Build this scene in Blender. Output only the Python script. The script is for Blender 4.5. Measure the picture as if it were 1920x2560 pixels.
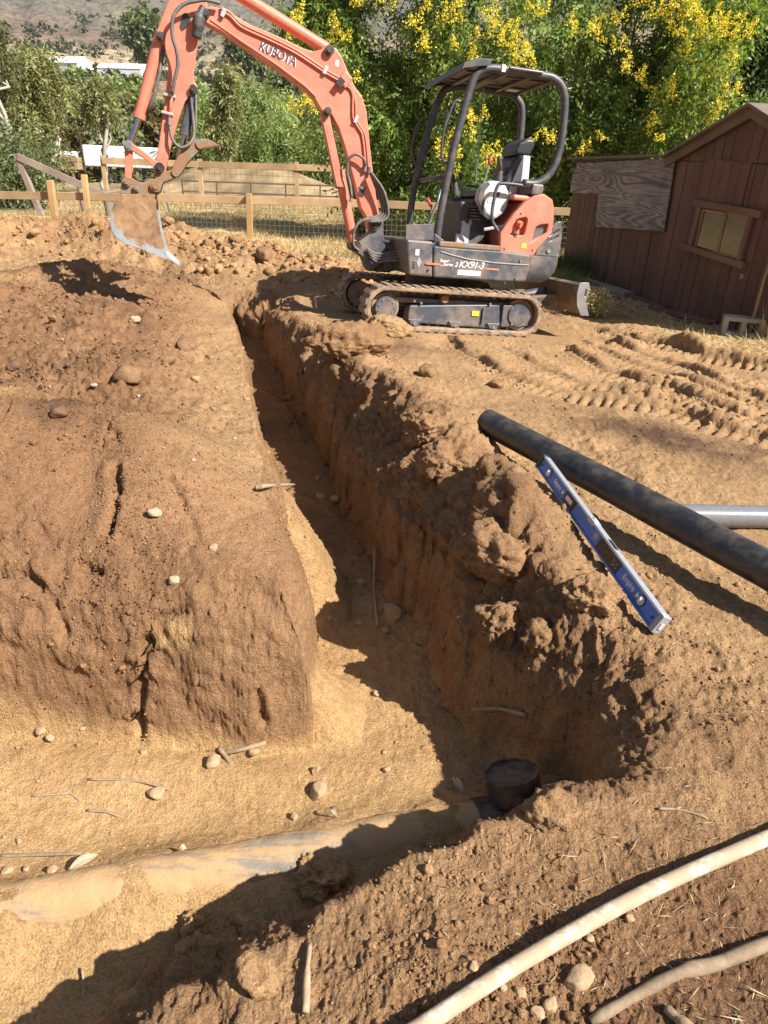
import bpy, bmesh, math, random
import numpy as np
from mathutils import Vector, Matrix, Euler
for o in list(bpy.data.objects): bpy.data.objects.remove(o)
scene = bpy.context.scene
COL = scene.collection
RNG = np.random.default_rng(7)
random.seed(7)

# ------------------------------------------------------------------ camera
CAM_H = 1.6; PITCH = math.radians(27); ROLL = math.radians(2.5)
cam_d = bpy.data.cameras.new('camera'); cam = bpy.data.objects.new('camera', cam_d); COL.objects.link(cam)
fw = Vector((0, math.cos(PITCH), -math.sin(PITCH))); rt = Vector((1, 0, 0)); up = Vector((0, math.sin(PITCH), math.cos(PITCH)))
R_ = rt * math.cos(ROLL) + up * math.sin(ROLL); U_ = up * math.cos(ROLL) - rt * math.sin(ROLL)
m = Matrix((R_, U_, -fw)).transposed().to_4x4(); m.translation = (0, 0, CAM_H)
cam.matrix_world = m
cam_d.sensor_fit = 'VERTICAL'; cam_d.sensor_height = 36; cam_d.lens = 1775 / 2560 * 36
cam_d.clip_start = 0.05; cam_d.clip_end = 9000
scene.camera = cam
scene.render.resolution_x = 768; scene.render.resolution_y = 1024

# ------------------------------------------------------------------ sky, sun, exposure
SUN_AZ = math.radians(-31); SUN_EL = math.radians(43)
sd = Vector((math.cos(SUN_EL) * math.cos(SUN_AZ), math.cos(SUN_EL) * math.sin(SUN_AZ), math.sin(SUN_EL)))
w = bpy.data.worlds.new('World'); scene.world = w; w.use_nodes = True
nt = w.node_tree; nt.nodes.clear()
sky = nt.nodes.new('ShaderNodeTexSky'); sky.sky_type = 'NISHITA'; sky.sun_disc = False
sky.sun_elevation = SUN_EL; sky.sun_rotation = math.atan2(sd.x, sd.y); sky.air_density = 1.0; sky.dust_density = 1.2
bg = nt.nodes.new('ShaderNodeBackground'); bg.inputs[1].default_value = 0.05
wo = nt.nodes.new('ShaderNodeOutputWorld')
nt.links.new(sky.outputs[0], bg.inputs[0]); nt.links.new(bg.outputs[0], wo.inputs[0])
sl = bpy.data.lights.new('sun', 'SUN'); sl.energy = 5.0; sl.angle = math.radians(0.53); sl.color = (1, .945, .86)
so = bpy.data.objects.new('sun', sl); COL.objects.link(so); so.location = (20, -10, 30)
so.rotation_euler = (-sd).to_track_quat('-Z', 'Y').to_euler()
vs = scene.view_settings; vs.view_transform = 'Standard'; vs.look = 'None'; vs.exposure = 1.25; vs.gamma = 1; vs.use_curve_mapping = False

# ------------------------------------------------------------------ helpers
def tag(o, label=None, cat=None, group=None, kind=None):
    if label: o['label'] = label
    if cat: o['category'] = cat
    if group: o['group'] = group
    if kind: o['kind'] = kind
    return o
def empty(name, loc=(0, 0, 0), rot=(0, 0, 0)):
    o = bpy.data.objects.new(name, None); COL.objects.link(o); o.location = loc; o.rotation_euler = rot
    o.empty_display_size = .1
    return o
class MB:
    def __init__(s): s.v = []; s.f = []
    def add(s, v, f):
        n = len(s.v); s.v += [tuple(p) for p in v]; s.f += [tuple(i + n for i in q) for q in f]; return s
    def box(s, c, d, rot=None):
        x, y, z = d[0] / 2, d[1] / 2, d[2] / 2
        v = [Vector((a * x, b * y, e * z)) for e in (-1, 1) for b in (-1, 1) for a in (-1, 1)]
        if rot is not None: v = [rot @ p for p in v]
        c = Vector(c)
        return s.add([p + c for p in v], [(0, 2, 3, 1), (4, 5, 7, 6), (0, 1, 5, 4), (2, 6, 7, 3), (0, 4, 6, 2), (1, 3, 7, 5)])
    def beam(s, p0, p1, wdt, hgt, upv=(0, 0, 1)):
        p0 = Vector(p0); p1 = Vector(p1); d = (p1 - p0); L = d.length; d = d / L
        sx = d.cross(Vector(upv))
        if sx.length < 1e-4: sx = d.cross(Vector((0, 1, 0)))
        sx.normalize(); sz = sx.cross(d)
        R = Matrix((d, sx, sz)).transposed()
        return s.box((p0 + p1) / 2, (L, wdt, hgt), R)
    def prism(s, poly, y0, y1):
        # poly is (x, z) pairs, extruded along y
        a = sum(poly[i][0] * poly[(i + 1) % len(poly)][1] - poly[(i + 1) % len(poly)][0] * poly[i][1] for i in range(len(poly)))
        if a < 0: poly = poly[::-1]
        n = len(poly)
        v = [(x, y0, z) for x, z in poly] + [(x, y1, z) for x, z in poly]
        f = [tuple(range(n)), tuple(range(2 * n - 1, n - 1, -1))] + [(i, i + n, (i + 1) % n + n, (i + 1) % n) for i in range(n)]
        return s.add(v, f)
    def tube(s, pts, r, seg=10, cap=True):
        pts = [Vector(p) for p in pts]; n = len(pts)
        rs = r if isinstance(r, (list, tuple)) else [r] * n
        rings = []; prev = None
        for i, p in enumerate(pts):
            t = (pts[min(i + 1, n - 1)] - pts[max(i - 1, 0)]).normalized()
            if prev is None:
                a = t.orthogonal().normalized()
            else:
                a = prev - t * prev.dot(t); a.normalize()
            prev = a; b = t.cross(a)
            rings.append([p + (a * math.cos(q) + b * math.sin(q)) * rs[i] for q in (2 * math.pi * k / seg for k in range(seg))])
        v = [p for rg in rings for p in rg]
        f = [(i * seg + k, i * seg + (k + 1) % seg, (i + 1) * seg + (k + 1) % seg, (i + 1) * seg + k) for i in range(n - 1) for k in range(seg)]
        if cap: f += [tuple(range(seg - 1, -1, -1)), tuple((n - 1) * seg + k for k in range(seg))]
        return s.add(v, f)
    def cyl(s, p0, p1, r, seg=16): return s.tube([p0, p1], r, seg)
    def build(s, name, mat, parent=None, smooth=False, bevel=0, seg=2):
        me = bpy.data.meshes.new(name); me.from_pydata(s.v, [], s.f); me.update()
        return link(name, me, mat, parent, smooth, bevel, seg)
def link(name, me, mat, parent=None, smooth=False, bevel=0, seg=2):
    if mat is not None and not me.materials: me.materials.append(mat)
    o = bpy.data.objects.new(name, me); COL.objects.link(o)
    if parent is not None: o.parent = parent
    if smooth:
        me.polygons.foreach_set('use_smooth', [True] * len(me.polygons))
        if smooth == 'auto':
            md = o.modifiers.new('edge', 'EDGE_SPLIT'); md.split_angle = math.radians(40)
    if bevel:
        md = o.modifiers.new('bevel', 'BEVEL'); md.width = bevel; md.segments = seg; md.limit_method = 'ANGLE'; md.angle_limit = math.radians(35)
    return o
def mesh_np(name, v, f, cols=None, smooth=False):
    # v (N,3) float, f (M,k) int, all faces the same size
    me = bpy.data.meshes.new(name)
    v = np.ascontiguousarray(v, np.float32); f = np.ascontiguousarray(f, np.int32); k = f.shape[1]
    me.vertices.add(len(v)); me.vertices.foreach_set('co', v.ravel())
    me.loops.add(f.size); me.loops.foreach_set('vertex_index', f.ravel())
    me.polygons.add(len(f)); me.polygons.foreach_set('loop_start', np.arange(0, f.size, k, dtype=np.int32))
    me.polygons.foreach_set('loop_total', np.full(len(f), k, np.int32))
    if smooth: me.polygons.foreach_set('use_smooth', np.ones(len(f), bool))
    if cols is not None:
        at = me.color_attributes.new('Col', 'FLOAT_COLOR', 'POINT')
        c = np.ones((len(v), 4), np.float32); c[:, :3] = cols
        at.data.foreach_set('color', c.ravel())
    me.update(calc_edges=True); me.validate()
    return me
def smooth_path(pts, n=6):
    # Catmull-Rom
    P = [np.array(p, float) for p in pts]; P = [2 * P[0] - P[1]] + P + [2 * P[-1] - P[-2]]; out = []
    for i in range(1, len(P) - 2):
        for k in range(n):
            t = k / n
            out.append(tuple(.5 * ((2 * P[i]) + (-P[i - 1] + P[i + 1]) * t + (2 * P[i - 1] - 5 * P[i] + 4 * P[i + 1] - P[i + 2]) * t * t + (-P[i - 1] + 3 * P[i] - 3 * P[i + 1] + P[i + 2]) * t ** 3)))
    out.append(tuple(P[-2])); return out
def arc_poly(cx, cz, r, n=20, a0=0, a1=2 * math.pi):
    full = abs(a1 - a0 - 2 * math.pi) < 1e-6
    m_ = n if full else n + 1
    return [(cx + r * math.cos(a0 + (a1 - a0) * i / n), cz + r * math.sin(a0 + (a1 - a0) * i / n)) for i in range(m_)]
def plate(name, outer, holes, y, thick, mat, parent, bevel=.003):
    # flat plate in the x-z plane with holes, from a filled 2-D curve
    cu = bpy.data.curves.new(name, 'CURVE'); cu.dimensions = '2D'; cu.fill_mode = 'BOTH'; cu.extrude = thick / 2 - bevel; cu.bevel_depth = bevel; cu.bevel_resolution = 1
    for lp in [outer] + holes:
        sp = cu.splines.new('POLY'); sp.points.add(len(lp) - 1); sp.use_cyclic_u = True
        for i, p in enumerate(lp): sp.points[i].co = (p[0], p[1], 0, 1)
    t = bpy.data.objects.new(name + '_tmp', cu); COL.objects.link(t)
    me = bpy.data.meshes.new_from_object(t.evaluated_get(bpy.context.evaluated_depsgraph_get()))
    bpy.data.objects.remove(t)
    for v in me.vertices: v.co = (v.co.x, y - v.co.z, v.co.y)
    me.update(); me.materials.clear(); me.name = name
    return link(name, me, mat, parent)
def lettering(text, size, mat, M4, parent, bold=0.0, shear=0.0, extrude=.0015, name='lettering', space=1.0, xs=1.0):
    cu = bpy.data.curves.new(name, 'FONT'); cu.body = text; cu.size = size; cu.extrude = extrude; cu.offset = bold; cu.shear = shear; cu.space_character = space
    t = bpy.data.objects.new('tmp_text', cu); COL.objects.link(t)
    me = bpy.data.meshes.new_from_object(t.evaluated_get(bpy.context.evaluated_depsgraph_get()))
    bpy.data.objects.remove(t); me.materials.clear(); me.name = name
    me.transform(M4 @ Matrix.Scale(xs, 4, (1, 0, 0))); me.update()
    return link(name, me, mat, parent)

# ------------------------------------------------------------------ numpy noise
def _h(ix, iy, iz, seed):
    h = (ix.astype(np.uint32) * np.uint32(374761393)) ^ (iy.astype(np.uint32) * np.uint32(668265263)) ^ (iz.astype(np.uint32) * np.uint32(2246822519)) ^ np.uint32((seed * 3266489917) & 0xffffffff)
    h = (h ^ (h >> np.uint32(15))) * np.uint32(2246822519)
    h = (h ^ (h >> np.uint32(13))) * np.uint32(3266489917)
    h = h ^ (h >> np.uint32(16))
    return h.astype(np.float32) * np.float32(2 / 4294967295.) - np.float32(1)
def vnoise(x, y, z=None, seed=0):
    x = np.asarray(x, np.float32) + np.float32(seed * 7.31 + 300); y = np.asarray(y, np.float32) + np.float32(seed * 3.77 + 300)
    x0 = np.floor(x); y0 = np.floor(y); fx = x - x0; fy = y - y0
    sx = fx * fx * fx * (fx * (fx * 6 - 15) + 10); sy = fy * fy * fy * (fy * (fy * 6 - 15) + 10)
    x0 = x0.astype(np.int32); y0 = y0.astype(np.int32)
    if z is None:
        k = np.zeros_like(x0)
        a = _h(x0, y0, k, seed); b = _h(x0 + 1, y0, k, seed); c = _h(x0, y0 + 1, k, seed); d = _h(x0 + 1, y0 + 1, k, seed)
        a = a + (b - a) * sx; c = c + (d - c) * sx
        return a + (c - a) * sy
    z = np.asarray(z, np.float32) + np.float32(300); z0 = np.floor(z); fz = z - z0; sz = fz * fz * fz * (fz * (fz * 6 - 15) + 10); z0 = z0.astype(np.int32)
    def lay(zz):
        a = _h(x0, y0, zz, seed); b = _h(x0 + 1, y0, zz, seed); c = _h(x0, y0 + 1, zz, seed); d = _h(x0 + 1, y0 + 1, zz, seed)
        a = a + (b - a) * sx; c = c + (d - c) * sx
        return a + (c - a) * sy
    a = lay(z0); b = lay(z0 + 1)
    return a + (b - a) * sz
def fbm(x, y, z=None, f=1., oct=4, gain=.5, seed=0, billow=False):
    s = 0; a = 1.; tot = 0
    for i in range(oct):
        c, q = math.cos(.6 * i), math.sin(.6 * i)
        n = vnoise((x * c - y * q) * f, (x * q + y * c) * f, None if z is None else z * f, seed + i * 13)
        if billow: n = 1 - 2 * np.abs(n)
        s = s + n * a; tot += a; a *= gain; f *= 2.03
    return s / tot
def sstep(a, b, x):
    t = np.clip((x - a) / (b - a), 0, 1); return t * t * (3 - 2 * t)
# ------------------------------------------------------------------ materials
def nodes(name):
    m_ = bpy.data.materials.new(name); m_.use_nodes = True; n = m_.node_tree; b = n.nodes['Principled BSDF']
    return m_, n, b
def NN(n, t, **kw):
    d = n.nodes.new(t)
    for k, v in kw.items():
        if k.startswith('i_'):
            key = k[2:]
            d.inputs[int(key) if key.isdigit() else key.replace('_', ' ')].default_value = v
        else: setattr(d, k, v)
    return d
def ramp(n, src, stops):
    r = n.nodes.new('ShaderNodeValToRGB'); e = r.color_ramp.elements
    while len(e) > 1: e.remove(e[-1])
    e[0].position = stops[0][0]; e[0].color = (*stops[0][1], 1)
    for p, c in stops[1:]:
        q = e.new(p); q.color = (*c, 1)
    n.links.new(src, r.inputs[0]); return r.outputs[0]
def mix(n, fac, a, b, mode='MIX'):
    x = n.nodes.new('ShaderNodeMix'); x.data_type = 'RGBA'; x.blend_type = mode
    for s, v in ((0, fac), (6, a), (7, b)):
        if isinstance(v, (int, float)): x.inputs[s].default_value = v
        elif isinstance(v, tuple): x.inputs[s].default_value = (*v, 1) if len(v) == 3 else v
        else: n.links.new(v, x.inputs[s])
    return x.outputs[2]
def noise(n, scale, detail=4, rough=.6, vec=None, dist=0):
    t = NN(n, 'ShaderNodeTexNoise'); t.inputs['Scale'].default_value = scale; t.inputs['Detail'].default_value = detail; t.inputs['Roughness'].default_value = rough; t.inputs['Distortion'].default_value = dist
    if vec is None: vec = objco(n)
    n.links.new(vec, t.inputs['Vector']); return t.outputs[0]
def objco(n):
    for d in n.nodes:
        if d.bl_idname == 'ShaderNodeTexCoord': return d.outputs['Object']
    return n.nodes.new('ShaderNodeTexCoord').outputs['Object']
def mapping(n, scale=(1, 1, 1), rot=(0, 0, 0)):
    d = n.nodes.new('ShaderNodeMapping'); d.inputs['Scale'].default_value = scale; d.inputs['Rotation'].default_value = rot
    n.links.new(objco(n), d.inputs['Vector']); return d.outputs[0]
def bump(n, b, src, strength, dist):
    d = n.nodes.new('ShaderNodeBump'); d.inputs['Strength'].default_value = strength; d.inputs['Distance'].default_value = dist
    n.links.new(src, d.inputs['Height']); n.links.new(d.outputs[0], b.inputs['Normal']); return d
DUST = (.36, .245, .15)
def paint(name, col, rough=.45, metal=0., dust=.35, dscale=6., dustcol=DUST, bumpy=0., spec=.5, lo=.45, hi=.75, wear=None, stretch=None):
    """painted or plain surface with dust and grime patches"""
    m_, n, b = nodes(name)
    nz = noise(n, dscale, 6, .68, mapping(n, stretch, (0, 0, -.255)) if stretch else None); nz2 = noise(n, dscale * 7, 4, .7)
    fac = ramp(n, nz, [(lo, (0, 0, 0)), (hi, (dust,) * 3)])
    var = ramp(n, nz2, [(.3, (.82,) * 3), (.75, (1.12,) * 3)])
    c = mix(n, 1., col, var, 'MULTIPLY')
    if wear:
        wf = ramp(n, noise(n, dscale * 2.3, 5, .75, dist=.6), [(.62, (0, 0, 0)), (.68, (1, 1, 1))])
        c = mix(n, wf, c, wear)
    c = mix(n, fac, c, dustcol)
    n.links.new(c, b.inputs['Base Color'])
    rr = ramp(n, fac, [(0, (rough,) * 3), (1, (.95,) * 3)]); n.links.new(rr, b.inputs['Roughness'])
    b.inputs['Metallic'].default_value = metal; b.inputs['Specular IOR Level'].default_value = spec
    if bumpy: bump(n, b, nz2, bumpy, .01)
    return m_
M = {}
M['orange'] = paint('orange_paint', (.60, .172, .110), .45, dust=.6, dscale=5.5, lo=.46, hi=.82, dustcol=(.42, .26, .17))
M['orange2'] = paint('orange_dull', (.60, .15, .075), .5, dust=.5, dscale=5)
M['navy'] = paint('dark_grey_body', (.062, .072, .092), .36, dust=.75, dscale=5, lo=.42, hi=.8, wear=(.10, .09, .085))
M['rops'] = paint('dark_frame_paint', (.045, .05, .06), .42, dust=.35, dscale=7, lo=.45, hi=.85)
M['blackm'] = paint('black_metal', (.022, .022, .024), .5, dust=.35, dscale=8)
M['rubber'] = paint('rubber', (.045, .045, .048), .7, dust=.9, dscale=9, lo=.30, hi=.55, bumpy=.3)
M['grey'] = paint('grey_plastic', (.30, .31, .33), .5, dust=.35, dscale=8)
M['lgrey'] = paint('pale_grey_plastic', (.52, .53, .55), .45, dust=.35, dscale=8)
M['dgrey'] = paint('dark_grey_plastic', (.05, .052, .058), .55, dust=.4, dscale=9)
M['vinyl'] = paint('black_vinyl', (.022, .024, .030), .38, dust=.25, dscale=9)
M['steel'] = paint('worn_steel', (.30, .30, .31), .45, .75, dust=.35, dscale=10)
M['chrome'] = paint('chrome_rod', (.5, .52, .55), .12, 1., dust=.08, dscale=8)
M['mud'] = paint('muddy_bucket', (.24, .25, .27), .5, .5, dust=1., dscale=4.2, dustcol=(.34, .20, .105), lo=.40, hi=.46, bumpy=.9)
def bucketmat():
    m_, n, b = nodes('muddy_bucket')
    g = n.nodes.new('ShaderNodeVectorMath'); g.operation = 'DISTANCE'; g.inputs[1].default_value = (-2.87, -.2, .88); n.links.new(objco(n), g.inputs[0])
    nz = noise(n, 7, 6, .7, dist=.5)
    ad = NN(n, 'ShaderNodeMath', operation='MULTIPLY_ADD', i_1=.34); n.links.new(nz, ad.inputs[0]); n.links.new(g.outputs['Value'], ad.inputs[2])
    f = ramp(n, ad.outputs[0], [(.455, (1, 1, 1)), (.485, (0, 0, 0))])
    mudc = ramp(n, noise(n, 8, 6, .75, dist=.8), [(.3, (.13, .075, .04)), (.5, (.29, .17, .09)), (.75, (.44, .29, .16))])
    n.links.new(mix(n, f, mix(n, nz, (.17, .185, .205), (.40, .42, .45)), mudc), b.inputs['Base Color'])
    n.links.new(ramp(n, f, [(0, (.42,) * 3), (1, (.95,) * 3)]), b.inputs['Roughness']); bump(n, b, ad.outputs[0], .5, .03); b.inputs['Metallic'].default_value = .15
    return m_
M['mud'] = bucketmat()
M['mud2'] = paint('caked_soil_steel', (.20, .20, .2), .6, .3, dust=1., dscale=9, dustcol=(.30, .175, .09), lo=.38, hi=.5, bumpy=.8)
M['hose'] = paint('rubber_hose', (.10, .10, .10), .55, dust=.5, dscale=12)
M['white'] = paint('white_decal', (.78, .78, .76), .5, dust=.2, dscale=12)
M['red'] = paint('red_plastic', (.55, .06, .05), .4, dust=.15)
M['yellow'] = paint('yellow_decal', (.75, .55, .06), .5, dust=.25)
M['decalblk'] = paint('black_decal', (.02, .02, .025), .5, dust=.15)
M['canopy'] = paint('canopy_under', (.10, .10, .098), .55, dust=.45, dscale=5)
M['blade'] = paint('blade_steel', (.06, .06, .062), .5, .2, dust=.75, dscale=5, lo=.35, hi=.62)
M['bladeedge'] = paint('blade_edge', (.42, .42, .43), .45, .4, dust=.3)

def wood(name, col, col2, scale=(1, 1, 12), rough=.8, grain=18., bm=.4, axis_rot=(0, 0, 0), fresh=0):
    m_, n, b = nodes(name)
    v = mapping(n, scale, axis_rot)
    g = noise(n, grain, 7, .7, v, .8); big = noise(n, 1.6, 3, .6)
    oi = n.nodes.new('ShaderNodeObjectInfo')
    c = ramp(n, g, [(.3, col), (.55, tuple((a + e) / 2 for a, e in zip(col, col2))), (.78, col2)])
    c = mix(n, 1., c, ramp(n, big, [(.3, (.72,) * 3), (.7, (1.15,) * 3)]), 'MULTIPLY')
    c = mix(n, 1., c, ramp(n, oi.outputs['Random'], [(0, (.78,) * 3), (1, (1.15,) * 3)]), 'MULTIPLY')
    n.links.new(c, b.inputs['Base Color']); b.inputs['Roughness'].default_value = rough
    bump(n, b, g, bm, .004)
    return m_
M['siding'] = wood('brown_siding', (.095, .048, .033), (.175, .092, .066), (14, 14, .9), .75)
M['trim'] = wood('window_trim', (.13, .07, .045), (.21, .125, .085), (14, 14, .9), .75)
M['trimh'] = wood('horizontal_trim', (.13, .07, .045), (.21, .125, .085), (2, 1.2, 14), .75)
M['fascia'] = wood('weathered_fascia', (.10, .075, .06), (.22, .165, .13), (1.2, 1.2, 16), .85)
M['cedar'] = wood('fence_rail_wood', (.30, .19, .10), (.50, .34, .19), (1.2, 3, 14), .85)
M['cedarv'] = wood('fence_post_wood', (.40, .24, .10), (.58, .37, .17), (14, 14, .9), .85)
M['greywood'] = wood('weathered_grey_wood', (.22, .17, .14), (.40, .32, .27), (9, 9, 1.5), .9)
def plywood():
    m_, n, b = nodes('weathered_plywood')
    nz = noise(n, 1.0, 1.5, .5, mapping(n, (.42, .42, 4.6)), .35)
    mu = NN(n, 'ShaderNodeMath', operation='MULTIPLY', i_1=120.); n.links.new(nz, mu.inputs[0])
    si = NN(n, 'ShaderNodeMath', operation='SINE'); n.links.new(mu.outputs[0], si.inputs[0])
    mr = NN(n, 'ShaderNodeMapRange', i_1=-1., i_2=1.); n.links.new(si.outputs[0], mr.inputs[0])
    c = ramp(n, mr.outputs[0], [(.05, (.15, .132, .125)), (.5, (.24, .215, .205)), (.95, (.33, .30, .285))])
    c = mix(n, 1., c, ramp(n, noise(n, 3, 5, .6), [(.3, (.55,) * 3), (.7, (1.15,) * 3)]), 'MULTIPLY')
    n.links.new(c, b.inputs['Base Color']); b.inputs['Roughness'].default_value = .85
    bump(n, b, mr.outputs[0], .3, .003); return m_
M['plywood'] = plywood()
def glassm():
    m_, n, b = nodes('dusty_window_glass')
    b.inputs['Base Color'].default_value = (.10, .12, .075, 1); b.inputs['Roughness'].default_value = .06
    b.inputs['Specular IOR Level'].default_value = .9
    nz = noise(n, 5, 5, .6); n.links.new(ramp(n, nz, [(.4, (.025, .03, .018)), (.75, (.075, .07, .045))]), b.inputs['Base Color'])
    n.links.new(ramp(n, nz, [(.4, (.06,) * 3), (.8, (.2,) * 3)]), b.inputs['Roughness'])
    return m_
M['glass'] = glassm()
def soil(name='soil', attr=True, col=None, fine=1.):
    m_, n, b = nodes(name)
    if attr: c = NN(n, 'ShaderNodeVertexColor', layer_name='Col').outputs[0]
    else: c = col
    n1 = noise(n, 2.2, 6, .65); n2 = noise(n, 26, 6, .72); n3 = noise(n, 130, 4, .7)
    c = mix(n, 1., c, ramp(n, n1, [(.3, (.80, .78, .76)), (.7, (1.14, 1.14, 1.13))]), 'MULTIPLY')
    c = mix(n, 1., c, ramp(n, n2, [(.28, (.72, .69, .66)), (.5, (1, 1, 1)), (.75, (1.16, 1.15, 1.13))]), 'MULTIPLY')
    c = mix(n, 1., c, ramp(n, n3, [(.3, (.60, .57, .54)), (.55, (1.02,) * 3), (.75, (1.34, 1.31, 1.25))]), 'MULTIPLY')
    n.links.new(c, b.inputs['Base Color']); b.inputs['Roughness'].default_value = .97; b.inputs['Specular IOR Level'].default_value = .12
    ad = NN(n, 'ShaderNodeMath', operation='MULTIPLY_ADD', i_1=.45); n.links.new(n3, ad.inputs[0]); n.links.new(n2, ad.inputs[2])
    bump(n, b, ad.outputs[0], .9, .026 * fine)
    return m_
M['soil'] = soil()
M['clod'] = soil('clod', True)
M['rock'] = paint('dusty_rock', (.36, .25, .15), .9, dust=.85, dscale=9, dustcol=(.40, .265, .14), bumpy=.5, spec=.2)
M['palerock'] = paint('pale_rock', (.34, .275, .195), .9, dust=.7, dscale=14, dustcol=(.42, .30, .18), bumpy=.4, spec=.2)
M['pipe'] = paint('black_pipe', (.018, .018, .020), .36, dust=.55, dscale=14, lo=.42, hi=.85, dustcol=(.20, .155, .11), spec=.6)
M['silverpipe'] = paint('grey_pipe', (.16, .165, .175), .22, dust=.7, dscale=6, lo=.52, hi=.75, spec=.8)
M['dustpipe'] = paint('soil_coated_pipe', (.20, .175, .145), .9, spec=.12, dust=1., dscale=5.5, dustcol=(.37, .24, .125), lo=.36, hi=.46, bumpy=.6, stretch=(.3, 1.8, 1.8))
M['fitting'] = paint('black_fitting', (.03, .028, .028), .5, dust=.8, dscale=10, lo=.40, hi=.68, dustcol=(.26, .17, .10))
M['pvc'] = paint('white_pvc', (.62, .54, .42), .5, dust=.95, dscale=15, dustcol=(.36, .27, .18), lo=.38, hi=.52, bumpy=.15)
M['stick'] = wood('bleached_stick', (.24, .165, .10), (.50, .37, .24), (1, 1, 1), .85, 30)
M['twig'] = wood('twig', (.20, .14, .09), (.42, .32, .22), (1, 1, 1), .85, 40)
M['blue'] = paint('blue_level_paint', (.03, .16, .56), .32, dust=.12, dscale=16)
M['alu'] = paint('bare_aluminium', (.52, .56, .63), .38, .6, dust=.12, dscale=22)
M['vial'] = paint('clear_vial', (.62, .66, .72), .08, dust=.0)
M['screen'] = paint('dark_screen', (.018, .02, .02), .15, dust=.12, dscale=20)
M['silverletter'] = paint('pale_lettering', (.62, .66, .74), .5, dust=.1)
M['block'] = paint('concrete_block', (.42, .36, .28), .9, dust=.4, bumpy=.4, dscale=10)
M['whitesheet'] = paint('white_sheet', (.80, .80, .80), .6, dust=.1, dscale=1.)
M['leafdry'] = paint('dry_leaf', (.36, .28, .19), .7, dust=.3, dscale=20)
M['bark'] = wood('bark', (.09, .065, .045), (.22, .17, .125), (3, 3, .8), .95, 9, .8)
M['palebark'] = wood('pale_bark', (.30, .26, .21), (.55, .50, .43), (3, 3, .8), .9, 6, .4)
M['wire'] = paint('wire', (.30, .29, .28), .5, .6, dust=.2)
def foliage(name, trans=.42, sat=1.):
    m_, n, b = nodes(name)
    c = NN(n, 'ShaderNodeVertexColor', layer_name='Col').outputs[0]
    n.links.new(c, b.inputs['Base Color']); b.inputs['Roughness'].default_value = .5; b.inputs['Specular IOR Level'].default_value = .35
    t = n.nodes.new('ShaderNodeBsdfTranslucent'); n.links.new(mix(n, 1., c, (1.25, 1.2, .55), 'MULTIPLY'), t.inputs[0])
    ms = n.nodes.new('ShaderNodeMixShader'); ms.inputs[0].default_value = trans
    n.links.new(b.outputs[0], ms.inputs[1]); n.links.new(t.outputs[0], ms.inputs[2])
    n.links.new(ms.outputs[0], n.nodes['Material Output'].inputs[0]); return m_
M['leaf'] = foliage('leaves'); M['petal'] = foliage('petals', .3); M['straw'] = foliage('straw', .25)
def hillmat():
    m_, n, b = nodes('hillside')
    c = NN(n, 'ShaderNodeVertexColor', layer_name='Col').outputs[0]
    n1 = noise(n, .09, 8, .72); n2 = noise(n, .9, 5, .7)
    c = mix(n, 1., c, ramp(n, n1, [(.35, (.66, .68, .68)), (.65, (1.15, 1.15, 1.12))]), 'MULTIPLY')
    c = mix(n, 1., c, ramp(n, n2, [(.3, (.70, .72, .70)), (.7, (1.15, 1.15, 1.15))]), 'MULTIPLY')
    n.links.new(c, b.inputs['Base Color']); b.inputs['Roughness'].default_value = 1; b.inputs['Specular IOR Level'].default_value = .05
    n4 = noise(n, .16, 3, .7)
    c = mix(n, ramp(n, n4, [(.5, (0, 0, 0)), (.6, (.75,) * 3)]), c, (.062, .066, .042)); n.links.new(c, b.inputs['Base Color'])
    bump(n, b, n4, .8, 2.5); return m_
M['hill'] = hillmat()
# ------------------------------------------------------------------ ground: one sheet with the trench, the pit and the banks
EX_T = np.array([.42296, 7.79207, -.06222]); EX_R = tuple(math.radians(a) for a in (-4.29433, 3.41269, 14.14236))
EX_M = np.array(Euler(EX_R, 'XYZ').to_matrix())
# floor outline of pit + trench: x, y, width of the wall outside that corner
PIT = np.array([
 (-1.95, 8.75, .45), (-1.78, 8.1, .10), (-1.40, 6.79, .07), (-1.16, 5.81, .07), (-.81, 4.38, .07), (-.60, 3.56, .10), (-.50, 3.22, .13), (-.27, 2.68, .16), (-.25, 2.22, .18),
 (-.50, 2.14, .34), (-.74, 2.17, .42), (-1.01, 2.20, .48), (-1.63, 2.24, .55), (-3.2, 2.3, .35), (-3.4, 1.2, .4), (-2.2, .55, .4), (-1.30, .50, .4), (-1.02, .82, .45), (-.86, 1.04, .48), (-.76, 1.20, .50), (-.62, 1.33, .44), (-.42, 1.42, .38), (-.05, 1.55, .36), (.25, 1.63, .32), (.50, 1.64, .24), (.68, 1.62, .20),
 (.76, 1.75, .19), (.75, 1.96, .20), (.62, 2.12, .24), (.45, 2.28, .32), (.33, 2.5, .38), (.23, 2.72, .42), (.11, 3.18, .42), (.02, 3.62, .40), (-.16, 4.2, .40), (-.41, 5.02, .32), (-.75, 6.04, .24), (-1.21, 7.6, .16), (-1.52, 8.55, .40)])
CREST = np.array([(-1.55, 8.8, .0), (-1.14, 7.3, .05), (-.72, 6.3, .12), (-.38, 5.6, .16), (-.12, 5.1, .20), (.20, 4.35, .20), (.43, 3.6, .19), (.52, 3.25, .20), (.66, 2.8, .16), (.80, 2.35, .07), (.98, 1.9, .01)])
HEAP = np.array([(-4.2, 3.9, .42), (-3.2, 3.6, .44), (-2.2, 3.45, .40), (-1.35, 3.28, .34), (-.95, 3.05, .22), (-.62, 2.85, .08)])
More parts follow.
